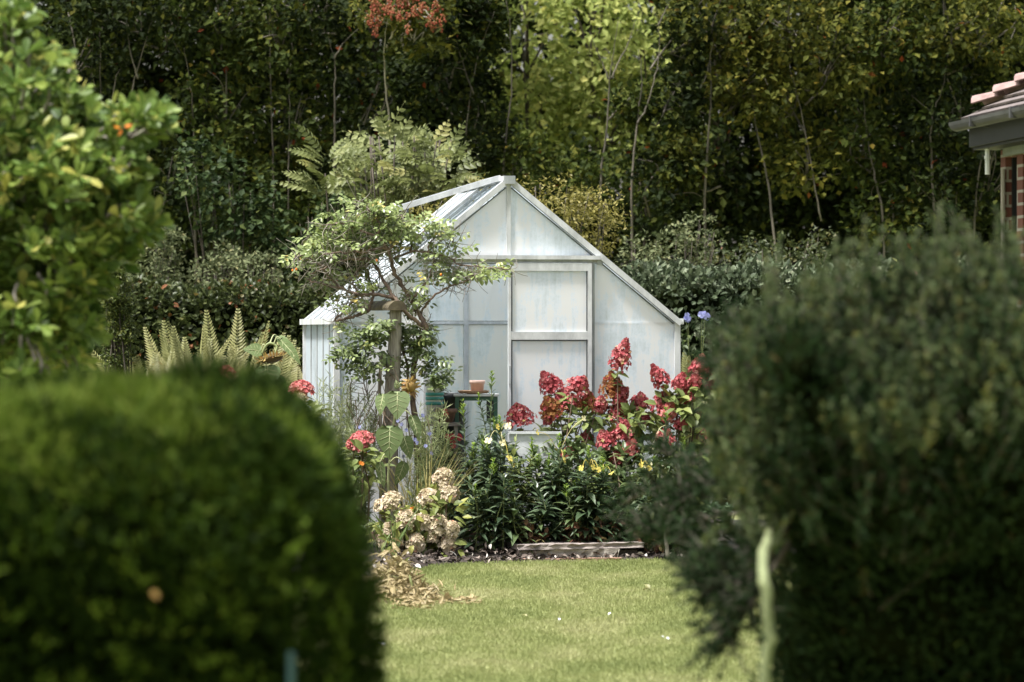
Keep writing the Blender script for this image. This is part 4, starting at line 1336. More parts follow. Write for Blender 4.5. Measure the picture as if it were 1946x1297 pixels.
rb = at(790, HZ, PD + .12); rb[2] = 0
rose = thing('climbing_rose', 'gnarled climbing rose sprawling over the rustic post', 'climber', rb)
stems = [
    ([(800, 1010, 0), (792, 850, .02), (784, 720, .03), (793, 662, 0), (809, 624, -.02), (796, 598, 0), (767, 547, .02), (747, 514, 0), (738, 475, -.05), (716, 450, -.1)], .026),
    ([(808, 625, 0), (799, 618, -.04), (767, 589, -.1), (741, 553, -.05), (725, 527, 0), (712, 501, .05), (700, 470, .08)], .019),
    ([(752, 569, -.05), (721, 561, -.1), (679, 560, -.15), (647, 547, -.1), (611, 540, -.05), (582, 532, 0)], .014),
    ([(702, 589, -.05), (682, 598, -.1), (663, 605, -.12), (637, 608, -.1), (655, 590, -.08), (672, 570, -.1), (681, 556, -.12)], .013),
    ([(738, 475, -.05), (715, 472, -.1), (692, 479, -.15), (647, 480, -.18), (611, 485, -.2)], .012),
    ([(712, 497, 0), (690, 492, -.1), (653, 495, -.15), (621, 508, -.15), (592, 521, -.1)], .012),
    ([(783, 569, .0), (805, 543, -.02), (820, 515, -.02), (826, 495, -.02)], .011),
    ([(799, 594, 0), (818, 569, -.05), (851, 547, -.1), (880, 537, -.12), (905, 520, -.14)], .009),
    ([(747, 492, 0), (780, 479, .0), (812, 479, 0), (851, 488, -.05), (880, 505, -.08), (920, 508, -.1), (968, 512, -.12)], .009),
    ([(780, 479, 0), (783, 462, .05), (802, 443, .08), (820, 430, .1)], .008),
    ([(738, 475, -.05), (754, 459, -.05), (754, 433, -.02), (765, 410, 0)], .010),
    ([(716, 450, -.1), (721, 425, -.08), (700, 400, -.05), (680, 385, 0)], .011),
    ([(716, 450, -.1), (690, 440, -.12), (650, 425, -.12), (610, 430, -.1)], .009),
    ([(700, 590, 0), (710, 560, .05), (702, 530, .1), (690, 500, .12), (660, 460, .1), (630, 440, .05)], .012),
    ([(620, 508, -.1), (600, 500, -.1), (575, 485, -.05), (560, 490, 0)], .007),
    ([(679, 560, -.1), (672, 530, -.1), (690, 500, -.05)], .008),
    ([(812, 479, 0), (822, 455, .05), (850, 450, .05), (868, 470, .05)], .006),
    ([(647, 547, -.1), (625, 525, -.1), (606, 500, -.08)], .007),
    ([(720, 640, -.08), (700, 660, -.1), (690, 700, -.1), (700, 760, -.1)], .008),
    ([(760, 650, 0), (775, 700, .02), (770, 760, 0), (780, 830, 0)], .012),
]
mb = MB()
SP = []
for pts, r0 in stems:
    c = spline([at(x, y, PD + .1 + dz) for x, y, dz in pts], 5 * len(pts))
    c[1:] += rv(len(c) - 1, .004)
    SP.append((c, r0))
    tube(mb, c, np.linspace(r0, r0 * .45, len(c)) * (1 + rng.normal(0, .08, len(c))), 7)
tw = MB()
for c, r0 in SP:                                                  # fine twigs
    for q in range(int(len(c) * 1.5)):
        i_ = rng.integers(len(c) // 3, len(c))
        e = c[i_] + unit(rv(1))[0] * rng.uniform(.08, .22) * [1, .8, 1]
        tube(tw, spline([c[i_], (c[i_] + e) / 2 + rv(1, .02)[0], e], 6), np.linspace(.0035, .0015, 7)[:len(spline([e, e, e], 6))], 4)
mb.build('stems', 'rosebark', rose, True)
tw.build('twigs', 'bark_grey', rose, True)
mb = MB()


def roseleaf(mb, c, lv, s=1.0):
    a = rng.uniform(0, 2 * math.pi)
    d_ = unit([math.cos(a), math.sin(a) * .8, rng.normal(.05, .4)])
    pinnate(mb, c, d_, unit([rng.normal(0, .4), -.5 + rng.normal(0, .4), .8]), .10 * s, 3, .034 * s, .05 * s, lv, .2, False, .0015)
    leaves(mb, (c + d_ * .10 * s)[None], d_, [0, -.4, .8], .055 * s, .036 * s, LANCE, lv, .2, .2)


for (x, y, rx, ry, n_) in [(650, 440, 66, 40, 100), (700, 410, 56, 34, 66), (610, 475, 46, 40, 60), (575, 488, 20, 16, 24), (740, 425, 40, 30, 56), (690, 465, 60, 30, 70), (760, 450, 40, 34, 34), (800, 580, 24, 40, 26), (790, 630, 22, 34, 30), (700, 560, 50, 30, 26), (655, 580, 30, 20, 12), (810, 440, 50, 26, 50), (845, 470, 34, 34, 36), (820, 500, 40, 26, 26), (850, 525, 40, 18, 34), (905, 518, 42, 12, 30), (950, 514, 26, 9, 16), (780, 550, 30, 40, 16), (660, 520, 50, 30, 30), (625, 530, 30, 24, 14), (720, 395, 34, 16, 20)]:
    for q in range(int(n_ * .78)):
        a_ = unit(rv(1))[0]
        u = rng.random() ** .4 * 1.1
        roseleaf(mb, at(x + a_[0] * rx * u, y - a_[2] * ry * u, PD + .16 + a_[1] * .24 * u), rng.normal(.5, .22), rng.uniform(.65, 1.0))
mb.build('upper_leaves', 'rose', rose)
mb = MB()
for (x, y, rx, ry, n_) in [(690, 645, 40, 26, 60), (665, 680, 34, 22, 44), (730, 625, 34, 26, 46), (745, 690, 40, 30, 40), (790, 660, 30, 36, 40), (825, 700, 28, 30, 40), (846, 725, 16, 18, 20), (700, 700, 44, 20, 34), (760, 640, 24, 30, 24), (810, 640, 16, 22, 16)]:
    for q in range(int(n_ * .85)):
        a_ = unit(rv(1))[0]
        u = rng.random() ** .45 * 1.1
        xx = x + a_[0] * rx * u
        front = -.1 if xx < 728 else .06
        roseleaf(mb, at(xx, y - a_[2] * ry * u, PD + front + a_[1] * .10 * u), rng.normal(.45, .22), rng.uniform(.6, .95))
mb.build('lower_leaves', 'rose_dark', rose)
mb = MB()
for (x, y) in [(556, 514), (563, 512), (838, 522), (716, 495)]:
    ball(mb, at(x, y, PD - .1), [.008, .008, .010], 8, 6, .03, rng.random())
mb.build('rose_hips', 'orangeflower', rose, True)
# straggly dead stems round the post foot
mb = MB()
for q in range(36):
    a_ = at(rng.normal(725, 28), rng.uniform(690, 800), PD - .08 + rng.uniform(-.1, .1))
    e = a_ + np.array([rng.normal(0, .08), rng.normal(0, .05), -rng.uniform(.1, .4)])
    mb = MB()
    tube(mb, spline([a_, (a_ + e) / 2 + rv(1, .03)[0], e], 6), .0028, 4)
    mb.build('dead_stem', 'stem_brown', rose)


# ------------------------------------------------------------------ sunflowers
def big_leaf(parent, base_pt, tip_pt, w, face, lv, petiole_from, name='leaf'):
    mb = MB()
    b, e = np.asarray(base_pt), np.asarray(tip_pt)
    L = np.linalg.norm(e - b)
    leaves(mb, b[None], (e - b)[None], np.asarray(face, float)[None], L, w, HEART, lv, .18, .12)
    # a midrib and the stalk
    o = mb.build(name, 'sunleaf', parent, True)
    m2 = MB()
    p0 = np.asarray(petiole_from)
    tube(m2, spline([p0, (p0 + b) / 2 + [0, 0, .04], b], 8), np.linspace(.006, .004, 9)[:len(spline([p0, b, b], 8))], 6)
    nn = unit(np.asarray(face, float))
    ax_ = unit(e - b); sd_ = unit(np.cross(nn, ax_)); n2 = np.cross(ax_, sd_)
    for t_, w_ in ((.10, .36), (.26, .38), (.44, .30), (.60, .18)):
        for sg in (-1, 1):
            q0 = b + ax_ * t_ * L - n2 * .12 * t_ * t_ * L
            t1 = t_ + .16
            q1 = b + ax_ * t1 * L + sd_ * sg * w_ * w + n2 * (.18 * w_ * w - .12 * t1 * t1 * L)
            tube(m2, [q0 + n2 * .001, (q0 + q1) / 2 + n2 * .001, q1 + n2 * .001], [.0018, .0014, .0008], 4)
    tube(m2, [b - nn * .002, b + (e - b) * .5 - nn * -.002 * 0 - nn * (.12 * .25 * L - .004), e - nn * (.12 * L - .004)], [.0035, .0025, .001], 5)
    m2.build('leaf_stalk', 'stem_pale', o, True)
    return o


def flower_disc(parent, c, face, r, mat_d='seed', n_pet=26, curl=.6):
    f = unit(np.asarray(face, float))
    s = unit(np.cross(f, [.2, .3, 1])); w = np.cross(s, f)
    mb = MB()
    ang = np.arange(18) * 2 * math.pi / 18
    prof = [(r * .25, -.035), (r * .9, -.02), (r, 0), (r * .85, .022), (r * .5, .032), (r * .05, .034)]
    v = np.concatenate([c + s * (rr * np.cos(ang))[:, None] + w * (rr * np.sin(ang))[:, None] + f * z for rr, z in prof])
    n_ = len(prof)
    i, j = np.meshgrid(np.arange(n_ - 1), np.arange(18), indexing='ij'); i, j = i.ravel(), j.ravel()
    mb.add(v, [np.stack([i * 18 + j, i * 18 + (j + 1) % 18, (i + 1) * 18 + (j + 1) % 18, (i + 1) * 18 + j], 1), np.arange(18)[None, ::-1], (np.arange(18) + 18 * (n_ - 1))[None]])
    head = mb.build('flower_head', mat_d, parent, True)
    mb = MB()
    for ring in (0, 1):
        a = np.arange(n_pet) * 2 * math.pi / n_pet + ring * .12
        ax = s * np.cos(a)[:, None] + w * np.sin(a)[:, None] + f * (curl * (1 if ring == 0 else -.8)) + rv(n_pet, .18)
        leaves(mb, c + (s * np.cos(a)[:, None] + w * np.sin(a)[:, None]) * r * .95, ax, np.broadcast_to(f, (n_pet, 3)), rng.uniform(.04, .065, n_pet), .018, LANCE, rng.random(n_pet) * (.7 if ring else 1), .3, .4)
    mb.build('petals', 'petal_dry', head)
    return head


SD = 24.3
b = at(478, HZ, SD); b[2] = 0
sf = thing('sunflower', 'tall drooping sunflower with dark seed head in front of the ferns', 'sunflower', b, 'sunflowers')
mb = MB()
neck = at(525, 658, SD)
tube(mb, spline([b, at(476, 760, SD), at(492, 690, SD), at(508, 655, SD), neck, at(524, 672, SD - .02)], 26), np.linspace(.014, .008, 26)[:len(spline([b, b, b, b, b, b], 26))], 8)
mb.build('stem', 'stem_green', sf, True)
flower_disc(sf, at(516, 681, SD - .03), [.22, -.12, -.97], .088)
big_leaf(sf, at(496, 668, SD), at(462, 662, SD - .05), .12, [-.25, -.8, .5], .55, at(505, 662, SD))
big_leaf(sf, at(508, 697, SD - .1), at(512, 745, SD - .16), .19, [0, -1, .15], .2, at(500, 690, SD - .02))
big_leaf(sf, at(533, 646, SD), at(575, 690, SD - .1), .11, [.45, -.6, .5], .5, at(520, 656, SD))
big_leaf(sf, at(528, 640, SD + .1), at(556, 662, SD), .10, [.3, -.4, .7], .7, at(512, 655, SD))
big_leaf(sf, at(528, 716, SD - .1), at(545, 768, SD - .12), .10, [.5, -.8, .2], .3, at(495, 706, SD))
big_leaf(sf, at(450, 722, SD), at(425, 745, SD - .1), .13, [-.1, -.5, .8], .4, at(476, 740, SD))
SD = 23.55
b = at(741, HZ, SD); b[2] = 0
sf = thing('sunflower', 'sunflower with large heart leaves in front of the rustic post', 'sunflower', b, 'sunflowers')
mb = MB()
tube(mb, spline([b, at(738, 920, SD), at(742, 860, SD), at(752, 780, SD + .02), at(764, 742, SD), at(772, 733, SD)], 26), np.linspace(.010, .007, 26)[:len(spline([b, b, b, b, b, b], 26))], 8)
mb.build('stem', 'stem_pale', sf, True)
flower_disc(sf, at(779, 735, SD - .02), [.75, -.5, .1], .042, 'petal_dry', 20, 1.5)
big_leaf(sf, at(755, 746, SD - .1), at(755, 798, SD - .16), .185, [.05, -1, .2], .75, at(752, 770, SD))
big_leaf(sf, at(741, 812, SD - .1), at(739, 874, SD - .14), .20, [-.05, -1, .2], .45, at(742, 850, SD))
big_leaf(sf, at(728, 750, SD), at(720, 790, SD - .05), .11, [-.5, -.8, .2], .55, at(748, 775, SD))
big_leaf(sf, at(756, 738, SD - .02), at(752, 722, SD - .03), .05, [-.2, -1, .2], .9, at(768, 738, SD))
big_leaf(sf, at(783, 792, SD), at(800, 838, SD - .04), .10, [.5, -.8, .2], .6, at(756, 790, SD))
big_leaf(sf, at(768, 832, SD - .05), at(782, 874, SD - .07), .11, [.3, -1, .2], .5, at(748, 826, SD))
big_leaf(sf, at(768, 880, SD - .05), at(752, 925, SD - .07), .10, [.5, -.9, .2], .35, at(740, 880, SD))
big_leaf(sf, at(722, 880, SD - .05), at(728, 930, SD - .07), .08, [-.5, -.9, .2], .5, at(740, 868, SD))


# ------------------------------------------------------------------ hydrangeas
def head_mesh(c, w, h, tip, mat, parent, shape='cone', n_=150, fs=.016, name='flower_head'):
    """a flower head of many four petalled florets on a cone or dome"""
    t = rng.random(n_) ** .8
    a = rng.uniform(0, 2 * math.pi, n_)
    tip = unit(np.asarray(tip, float))
    s = unit(np.cross(tip, [.1, 1, .2])); q = np.cross(s, tip)
    if shape == 'cone':
        rr = w / 2 * np.clip(1.05 - t ** 2.2, .12, 1) * (.8 + .3 * np.sin(np.clip(t * 4, 0, 1.57)))
        hh = t * h - h * .4
    else:
        rr = w / 2 * np.sin(t * 1.75) ** .8
        hh = h * (np.cos(t * 1.75)) * .6
    rr = rr * rng.uniform(.75, 1.08, n_)
    rad = s * np.cos(a)[:, None] + q * np.sin(a)[:, None]
    p = c + rad * rr[:, None] + tip * hh[:, None]
    nrm = unit(rad * (1 if shape == 'cone' else rr[:, None] / (w / 2)) + tip * (.45 if shape == 'cone' else .8) + rv(n_, .4))
    u = unit(np.cross(nrm, rv(n_))); v = np.cross(nrm, u)
    lv = np.clip(rng.normal(.5, .22, n_), 0, 1)
    mb = MB()
    for k in range(4):
        ax = u * math.cos(k * math.pi / 2) + v * math.sin(k * math.pi / 2) + nrm * .25
        leaves(mb, p, ax, nrm, fs, fs * .9, None, lv + rng.normal(0, .06, n_), .2, .1)
    ball(mb, c + tip * (h * .0), np.array([w * .30, w * .30, h * .30 if shape == 'cone' else h * .22]), 8, 6, .05, .2)
    return mb.build(name, mat, parent)


def hydrangea(label, px, d, heads, fol, group, leafmat, shape='cone', leafn=120, ls=.11, ground=.04):
    b = at(px, HZ, d); b[2] = ground
    t = thing('hydrangea', label, 'hydrangea', b, group)
    ms, ml = MB(), MB()
    for hd in heads:
        x, y, w, h, tip, mat = hd[:6]
        dz = hd[6] if len(hd) > 6 else rng.uniform(-.15, .15)
        k = F / (d + dz)
        c = at(x, y, d + dz)
        tp = unit(np.array([tip[0], tip[2] if len(tip) > 2 else -.2, tip[1]], float))
        sc_ = .80 if mat == CR else .93
        head_mesh(c, w / k * sc_, h / k * sc_, tp, mat, t, shape, 200 if w > 30 else 110, .0175)
        e = c - tp * h / k * .35
        m_ = b + (e - b) * .6 + rv(1, .04)[0]
        cc = spline([b + rv(1, .03)[0] * [1, 1, 0], m_, e], 10)
        tube(ms, cc, np.linspace(.008, .004, len(cc)), 6)
        for q in range(8):
            a = rng.uniform(0, 2 * math.pi)
            leaves(ml, (e - tp * rng.uniform(.02, .15) + rv(1, .01)[0])[None], [[math.cos(a), math.sin(a), rng.normal(.1, .3)]], [[0, -.3, .9]], ls * rng.uniform(.7, 1.1), ls * .52, LANCE, rng.normal(.55, .2), .25, .35)
    for (x, y, rx, ry, n_) in fol:
        a_ = unit(rv(n_)); u = rng.random((n_, 1)) ** .45
        c0 = at(x, y, d); k = F / d
        p = c0 + a_ * u * np.array([rx / k, .28, ry / k])
        p[:, 2] = np.maximum(p[:, 2], .06)
        leaves(ml, p, a_ * .8 + rv(n_, .5), np.array([0, -.35, .8]) + rv(n_, .3), ls * rng.uniform(.6, 1.15, n_), ls * .5, LANCE, rng.normal(.45, .24, n_), .25, rng.uniform(.1, .5, n_))
    ms.build('stems', 'stem_brown', t, True)
    ml.build('leaves', leafmat, t)
    return t


RH, RU, PK, CR = 'redhead', 'rusthead', 'pinkhead', 'creamhead'
GH = 'crimson hydrangeas before the greenhouse'
hydrangea('crimson panicle hydrangea in front of the greenhouse door', 1060, 24.35,
          [(1045, 732, 46, 52, (-.5, .9), RH), (1066, 765, 52, 50, (.2, .8), RH), (1048, 778, 50, 46, (-.4, .8), RU, -.1), (1098, 736, 52, 42, (.5, .7), RH), (1117, 766, 36, 36, (.2, .9), RU), (1085, 768, 34, 30, (.4, .8), RH), (1138, 770, 30, 30, (.3, .8), RH), (1042, 796, 24, 22, (-.5, .6), RH), (987, 792, 62, 44, (-.2, .9), RH, -.05), (1115, 832, 26, 26, (0, 1), RH), (1080, 862, 26, 22, (.2, .8), RH, -.25)],
          [(1060, 840, 60, 50, 70), (1110, 800, 40, 30, 40), (1080, 920, 80, 90, 90)], GH, 'hydleaf')
hydrangea('tall crimson hydrangea with one panicle high above the others', 1190, 24.35,
          [(1180, 680, 42, 66, (.3, 1), RH, -.05), (1164, 738, 52, 56, (-.1, 1), RU), (1178, 755, 36, 40, (.5, .6), RH, .03), (1176, 786, 46, 42, (-.1, .9), RH), (1216, 765, 40, 32, (.1, 1), RH), (1185, 822, 42, 42, (.1, 1), RH, -.2), (1152, 838, 44, 38, (-.4, .8), RH, -.2), (1198, 852, 34, 30, (.3, .8), PK, -.25), (1225, 800, 30, 26, (.2, .9), RH), (1170, 872, 30, 24, (0, .9), RH, -.2), (1145, 772, 26, 30, (-.2, .9), RH)],
          [(1190, 800, 60, 40, 70), (1180, 900, 70, 80, 80), (1210, 840, 50, 40, 50)], GH, 'hydleaf')
hydrangea('crimson hydrangea at the right corner of the greenhouse', 1280, 24.45,
          [(1253, 718, 34, 50, (-.5, .9), RH), (1258, 768, 46, 44, (.2, .9), RH), (1268, 784, 36, 40, (.3, .7), PK), (1294, 728, 34, 34, (.2, .9), RH), (1331, 700, 46, 46, (.1, .9), RH), (1305, 752, 40, 34, (0, 1), RH), (1264, 832, 38, 30, (.2, .8), PK, -.2), (1292, 808, 30, 22, (.2, .9), RH, -.1), (1348, 740, 30, 30, (.3, .8), RH), (1352, 802, 26, 24, (.1, .9), RH), (1344, 826, 28, 24, (.3, .7), RH, -.1), (1330, 790, 28, 26, (0, 1), RH), (1320, 725, 26, 26, (.2, .8), RH)],
          [(1290, 780, 60, 40, 80), (1330, 760, 40, 40, 50), (1300, 860, 80, 80, 90)], GH, 'hydleaf')
GP = 'pink hydrangeas at the left'
hydrangea('pink hydrangea peeping over the left hedge beside the drooping sunflower', 435, 24.1, [(431, 716, 34, 34, (-.2, 1), PK, 0), (455, 735, 26, 24, (.2, 1), PK, 0), (470, 748, 22, 20, (0, 1), PK, 0)], [(450, 770, 50, 30, 40)], GP, 'hydleaf', 'dome')
hydrangea('rose pink hydrangea over the left hedge at the greenhouse corner', 565, 24.0, [(573, 744, 50, 34, (.1, 1), PK, 0), (533, 752, 26, 22, (-.2, 1), PK, .05), (568, 760, 40, 22, (-.1, .8), CR, -.08)], [(560, 800, 60, 40, 60)], GP, 'hydleaf', 'dome')
hydrangea('salmon hydrangea between the left hedge and the rustic post', 688, 23.7, [(690, 836, 48, 26, (.1, 1), PK, 0), (686, 852, 34, 26, (.2, .8), RH, -.03), (670, 846, 24, 18, (-.3, .8), PK, 0)], [(685, 890, 40, 50, 40), (700, 870, 20, 20, 12)], GP, 'hydleaf', 'dome')
GC = 'cream hydrangeas by the rustic post'
hydrangea('cream hydrangea fading to pink at the foot of the rustic post', 755, 23.25, [(746, 958, 52, 46, (0, 1, -.4), CR, 0), (771, 990, 48, 42, (0, 1, -.5), CR, -.1), (745, 1012, 40, 42, (-.2, .9, -.5), CR, 0), (790, 1035, 42, 44, (.1, .8, -.6), CR, -.1), (724, 965, 30, 30, (-.2, .9), CR, .05), (755, 1030, 30, 30, (0, .9, -.5), CR, -.1), (728, 1030, 26, 30, (-.2, .9, -.5), CR, 0)], [(750, 1000, 50, 50, 46), (770, 1030, 50, 30, 26)], GC, 'hydyellow', 'dome', ls=.10)
hydrangea('cream hydrangea beside the dark primrose leaves', 830, 23.35, [(843, 912, 50, 42, (.1, 1, -.4), CR, .15), (853, 940, 50, 34, (.3, .8, -.5), CR, .1), (814, 948, 48, 36, (-.1, 1, -.4), CR, 0), (803, 996, 46, 38, (-.2, .9, -.5), CR, -.1), (832, 1002, 58, 44, (.1, .9, -.5), CR, -.08), (856, 1010, 40, 40, (.4, .8, -.5), CR, -.1), (850, 1036, 40, 36, (.3, .7, -.6), CR, -.1), (820, 1022, 34, 30, (0, .9, -.5), CR, -.1)], [(830, 980, 50, 50, 40), (800, 960, 40, 30, 20), (840, 1040, 40, 25, 18)], GC, 'hydyellow', 'dome', ls=.10)


# ------------------------------------------------------------------ evening primroses and other leafy stems
def flower4(mb, c, face, r, lv=.5, n_=5):
    f = unit(np.asarray(face, float)); s = unit(np.cross(f, [.2, .1, 1])); w = np.cross(s, f)
    a = np.arange(n_) * 2 * math.pi / n_ + rng.random()
    leaves(mb, np.repeat(c[None], n_, 0), s * np.cos(a)[:, None] + w * np.sin(a)[:, None] + f * .18 + rv(n_, .12), np.broadcast_to(f, (n_, 3)), r, r * .95, OBOV, lv + rng.normal(0, .15, n_), .15, .1)


def primrose(label, px, py, d, tip=True, flowers=(), lean=0., leafn=58, ls=.125, branches=2, wob=.012, group='evening primroses and leafy stems in the bed', mat='primrose'):
    e = at(px, py, d)
    b = at(px + lean, HZ, d + .05); b[2] = .05
    t = thing('evening_primrose', label, 'plant', b, group)
    ms, ml, mt = MB(), MB(), MB()
    H = e[2] - b[2]
    axes = [(b, e, 1.0)]
    for q in range(branches):
        k = rng.uniform(.15, .5)
        s0 = b + (e - b) * k
        a = rng.uniform(0, 2 * math.pi)
        axes.append((s0, s0 + np.array([math.cos(a) * .13, math.sin(a) * .1, H * rng.uniform(.3, 1 - k - .12)]), .75))
    for (s0, e0, sc) in axes:
        c = spline([s0, (s0 + e0) / 2 + rv(1, wob)[0], e0], 14)
        tube(ms, c, np.linspace(.006 * sc, .0028, len(c)), 6)
        n_ = int(leafn * sc * .8); ls_ = ls * 1.25
        kk_ = np.linspace(.08, .93, n_)
        i_ = kk_ * (len(c) - 1)
        p = np.stack([np.interp(i_, np.arange(len(c)), c[:, j]) for j in range(3)], 1)
        a = np.arange(n_) * 2.4 + rng.random() * 6
        size = ls_ * sc * np.interp(kk_, [0, .25, .7, 1], [.8, 1.05, .85, .35]) * rng.uniform(.8, 1.15, n_)
        el = np.interp(kk_, [0, .6, 1], [.25, .5, 1.5]) + rng.normal(0, .15, n_)
        ax = np.stack([np.cos(a), np.sin(a), el], 1)
        nn = np.stack([-np.cos(a) * .7, -np.sin(a) * .7 - .15, np.full(n_, .9)], 1)
        leaves(ml, p, ax, nn, size, size * rng.uniform(.26, .36, n_), LANCE, rng.normal(.48, .22, n_), .35, np.interp(kk_, [0, .6, 1], [.65, .5, .1]))
        if tip:
            mt = MB()
            m_ = 26
            kz = rng.random(m_) * .13 * sc
            a = rng.uniform(0, 6.28, m_)
            leaves(mt, e0 - np.array([0, 0, 1.]) * kz[:, None] * .9 + [0, 0, .03], np.stack([np.cos(a), np.sin(a), rng.uniform(.8, 1.8, m_)], 1), np.stack([-np.cos(a), -np.sin(a), np.full(m_, .6)], 1), .05 * sc * (.55 + kz * 5), .013 * sc, LANCE, rng.normal(.5, .25, m_), .3, .25)
            mt.build('shoot_tip', 'tip', t)
    ms.build('stem', 'stem_green', t, True)
    ml.build('leaves', mat, t)
    for (x, y, r, mt_) in flowers:
        mf = MB()
        c = at(x, y, d - .12)
        f = [rng.normal(0, .9), -.8, rng.normal(.4, .5)]
        flower4(mf, c, f, r * .85, .5, 4)
        tube(mf, spline([e - [0, 0, .1], (e + c) / 2, c - unit(np.array(f)) * .004], 6), .0018, 4)
        mf.build('flower', mt_, t)
    return t


Y, PF = 'yellowflower', 'paleflower'
primrose('tallest evening primrose, its bright spike crossing the open greenhouse doorway', 935, 715, 23.95, lean=-6, leafn=70, ls=.10)
primrose('pale tipped evening primrose close before the green stand', 880, 770, 24.0, lean=10, ls=.10)
primrose('evening primrose with drooping yellow flowers left of the white trough', 950, 800, 23.6, flowers=[(945, 812, .028, Y), (966, 810, .036, PF), (928, 838, .034, PF), (955, 842, .03, PF), (968, 872, .034, Y)], leafn=74, ls=.14, branches=3)
primrose('evening primrose rising at the right end of the white trough', 1062, 835, 23.7, flowers=[(1072, 875, .03, Y), (1110, 795, .028, PF), (1022, 822, .026, Y)], ls=.13)
primrose('bright tipped evening primrose among the right hydrangea heads', 1265, 782, 24.0, ls=.12, flowers=[(1240, 850, .028, PF)])
primrose('broad dark leaved stem directly behind the weathered planks', 1120, 858, 23.6, flowers=[(1105, 890, .03, Y), (1128, 888, .028, Y), (1138, 893, .026, Y)], leafn=80, ls=.15, branches=4)
back = [(900, 850), (915, 815), (978, 826), (1012, 842), (1044, 836), (1085, 868), (1150, 872), (1185, 880), (1222, 862), (1245, 872), (1290, 850), (1325, 862), (1355, 880)]
for i, (x, y) in enumerate(back):
    fl = []
    if x in (1150, 1222):
        fl = [(x - 3, y + 22, .028, Y), (x + 12, y + 28, .026, Y)]
    if x == 1245:
        fl = [(1232, 885, .04, PF), (1262, 892, .036, PF)]
    primrose('dark leafy stem of the back rank behind the planks, %s from the left' % ORD[i], x + rng.normal(0, 3), y, 23.85 + rng.uniform(-.1, .15), tip=(i % 3 == 0), flowers=fl, leafn=int(rng.integers(40, 70)), ls=rng.uniform(.10, .15), branches=int(rng.integers(2, 5)), wob=.04, lean=rng.normal(0, 14), mat=['primrose', 'primrose_mid', 'hydleaf', 'primrose_mid'][i % 4])
frontr = [(885, 905), (905, 930), (930, 880), (962, 900), (980, 945), (1015, 915), (1045, 960), (1075, 930), (1115, 950), (1160, 935), (1195, 960), (1235, 935), (1275, 950), (1315, 930), (1350, 950)]
for i, (x, y) in enumerate(frontr):
    primrose('low dark leafy stem of the front rank, %s from the left' % ORD[i], x + rng.normal(0, 3), y, 23.42 + .18 * (x > 1000) + rng.uniform(-.06, .1), tip=(i % 5 == 2), leafn=int(rng.integers(30, 56)), ls=rng.uniform(.09, .15), branches=int(rng.integers(1, 4)), wob=.05, lean=rng.normal(0, 16), mat=['primrose', 'primrose_mid', 'primrose'][i % 3])


def tuft(name, label, px, d, h, n_, mat, W, spread, group=None, cat='plant', lf=None):
    """grassy or feathery clump of narrow leaves"""
    b = at(px, HZ, d); b[2] = .03
    t = thing(name, label, cat, b, group)
    mb, ms = MB(), MB()
    if lf:
        for q in range(n_):
            a = rng.uniform(0, 6.28); r_ = rng.random() ** .5 * spread
            e = b + np.array([math.cos(a) * r_, math.sin(a) * r_, h * rng.uniform(.7, 1.05)])
            c = spline([b + rv(1, .04)[0] * [1, 1, 0], (b + e) / 2 + rv(1, .03)[0], e], 10)
            tube(ms, c, np.linspace(.004, .0018, len(c)), 5)
            m_ = 105
            k = rng.uniform(.15, 1.02, m_)
            i_ = np.clip(k, 0, 1) * (len(c) - 1)
            p = np.stack([np.interp(i_, np.arange(len(c)), c[:, j]) for j in range(3)], 1)
            leaves(mb, p, rv(m_) + [0, 0, .8], rv(m_), lf * rng.uniform(.6, 1.2, m_), W, None, rng.normal(.5, .25, m_), .2, .2)
        ms.build('stems', 'stem_green', t, True)
    else:
        a = rng.uniform(0, 6.28, n_)
        ax = np.stack([np.cos(a) * spread, np.sin(a) * spread, np.ones(n_)], 1) + rv(n_, .15)
        leaves(mb, b + rv(n_, .05) * [1, 1, 0], ax, np.stack([-np.cos(a), -np.sin(a), np.full(n_, .4)], 1), h * rng.uniform(.6, 1.15, n_), W, [(0, .2), (.3, .5), (.6, .45), (.8, .3), (1, 0)], rng.normal(.5, .25, n_), .3, rng.uniform(.1, .5, n_))
    mb.build('leaves', mat, t)
    return t


FG = 'feathery plants beside the rustic post'
tuft('feathery_plant', 'pale feathery plant left of the rustic post, nearest the greenhouse wall', 640, 24.15, 1.22, 26, 'feather', .006, .16, FG, lf=.075)
tuft('feathery_plant', 'pale feathery plant touching the left side of the rustic post', 685, 24.0, 1.08, 24, 'feather', .006, .16, FG, lf=.075)
tuft('feathery_plant', 'feathery plant right of the rustic post behind the blue flowers', 810, 23.95, 1.02, 24, 'feather', .005, .17, FG, lf=.07)
tuft('feathery_plant', 'feathery plant over the left hedge end, under the pink hydrangea', 610, 23.8, .98, 18, 'feather', .006, .15, FG, lf=.075)
tuft('straw_grass', 'clump of straw coloured grass right of the post sunflower', 800, 23.75, .78, 120, 'drygrass', .009, .2, None, 'grass clump')
tuft('strap_plant', 'clump of green strap leaves at the foot of the post sunflower', 765, 23.4, .48, 34, 'weed', .022, .5, None)
tuft('strap_plant', 'clump of green blades before the cream hydrangea at the lawn edge', 738, 22.9, .44, 20, 'weed', .012, .22, None)
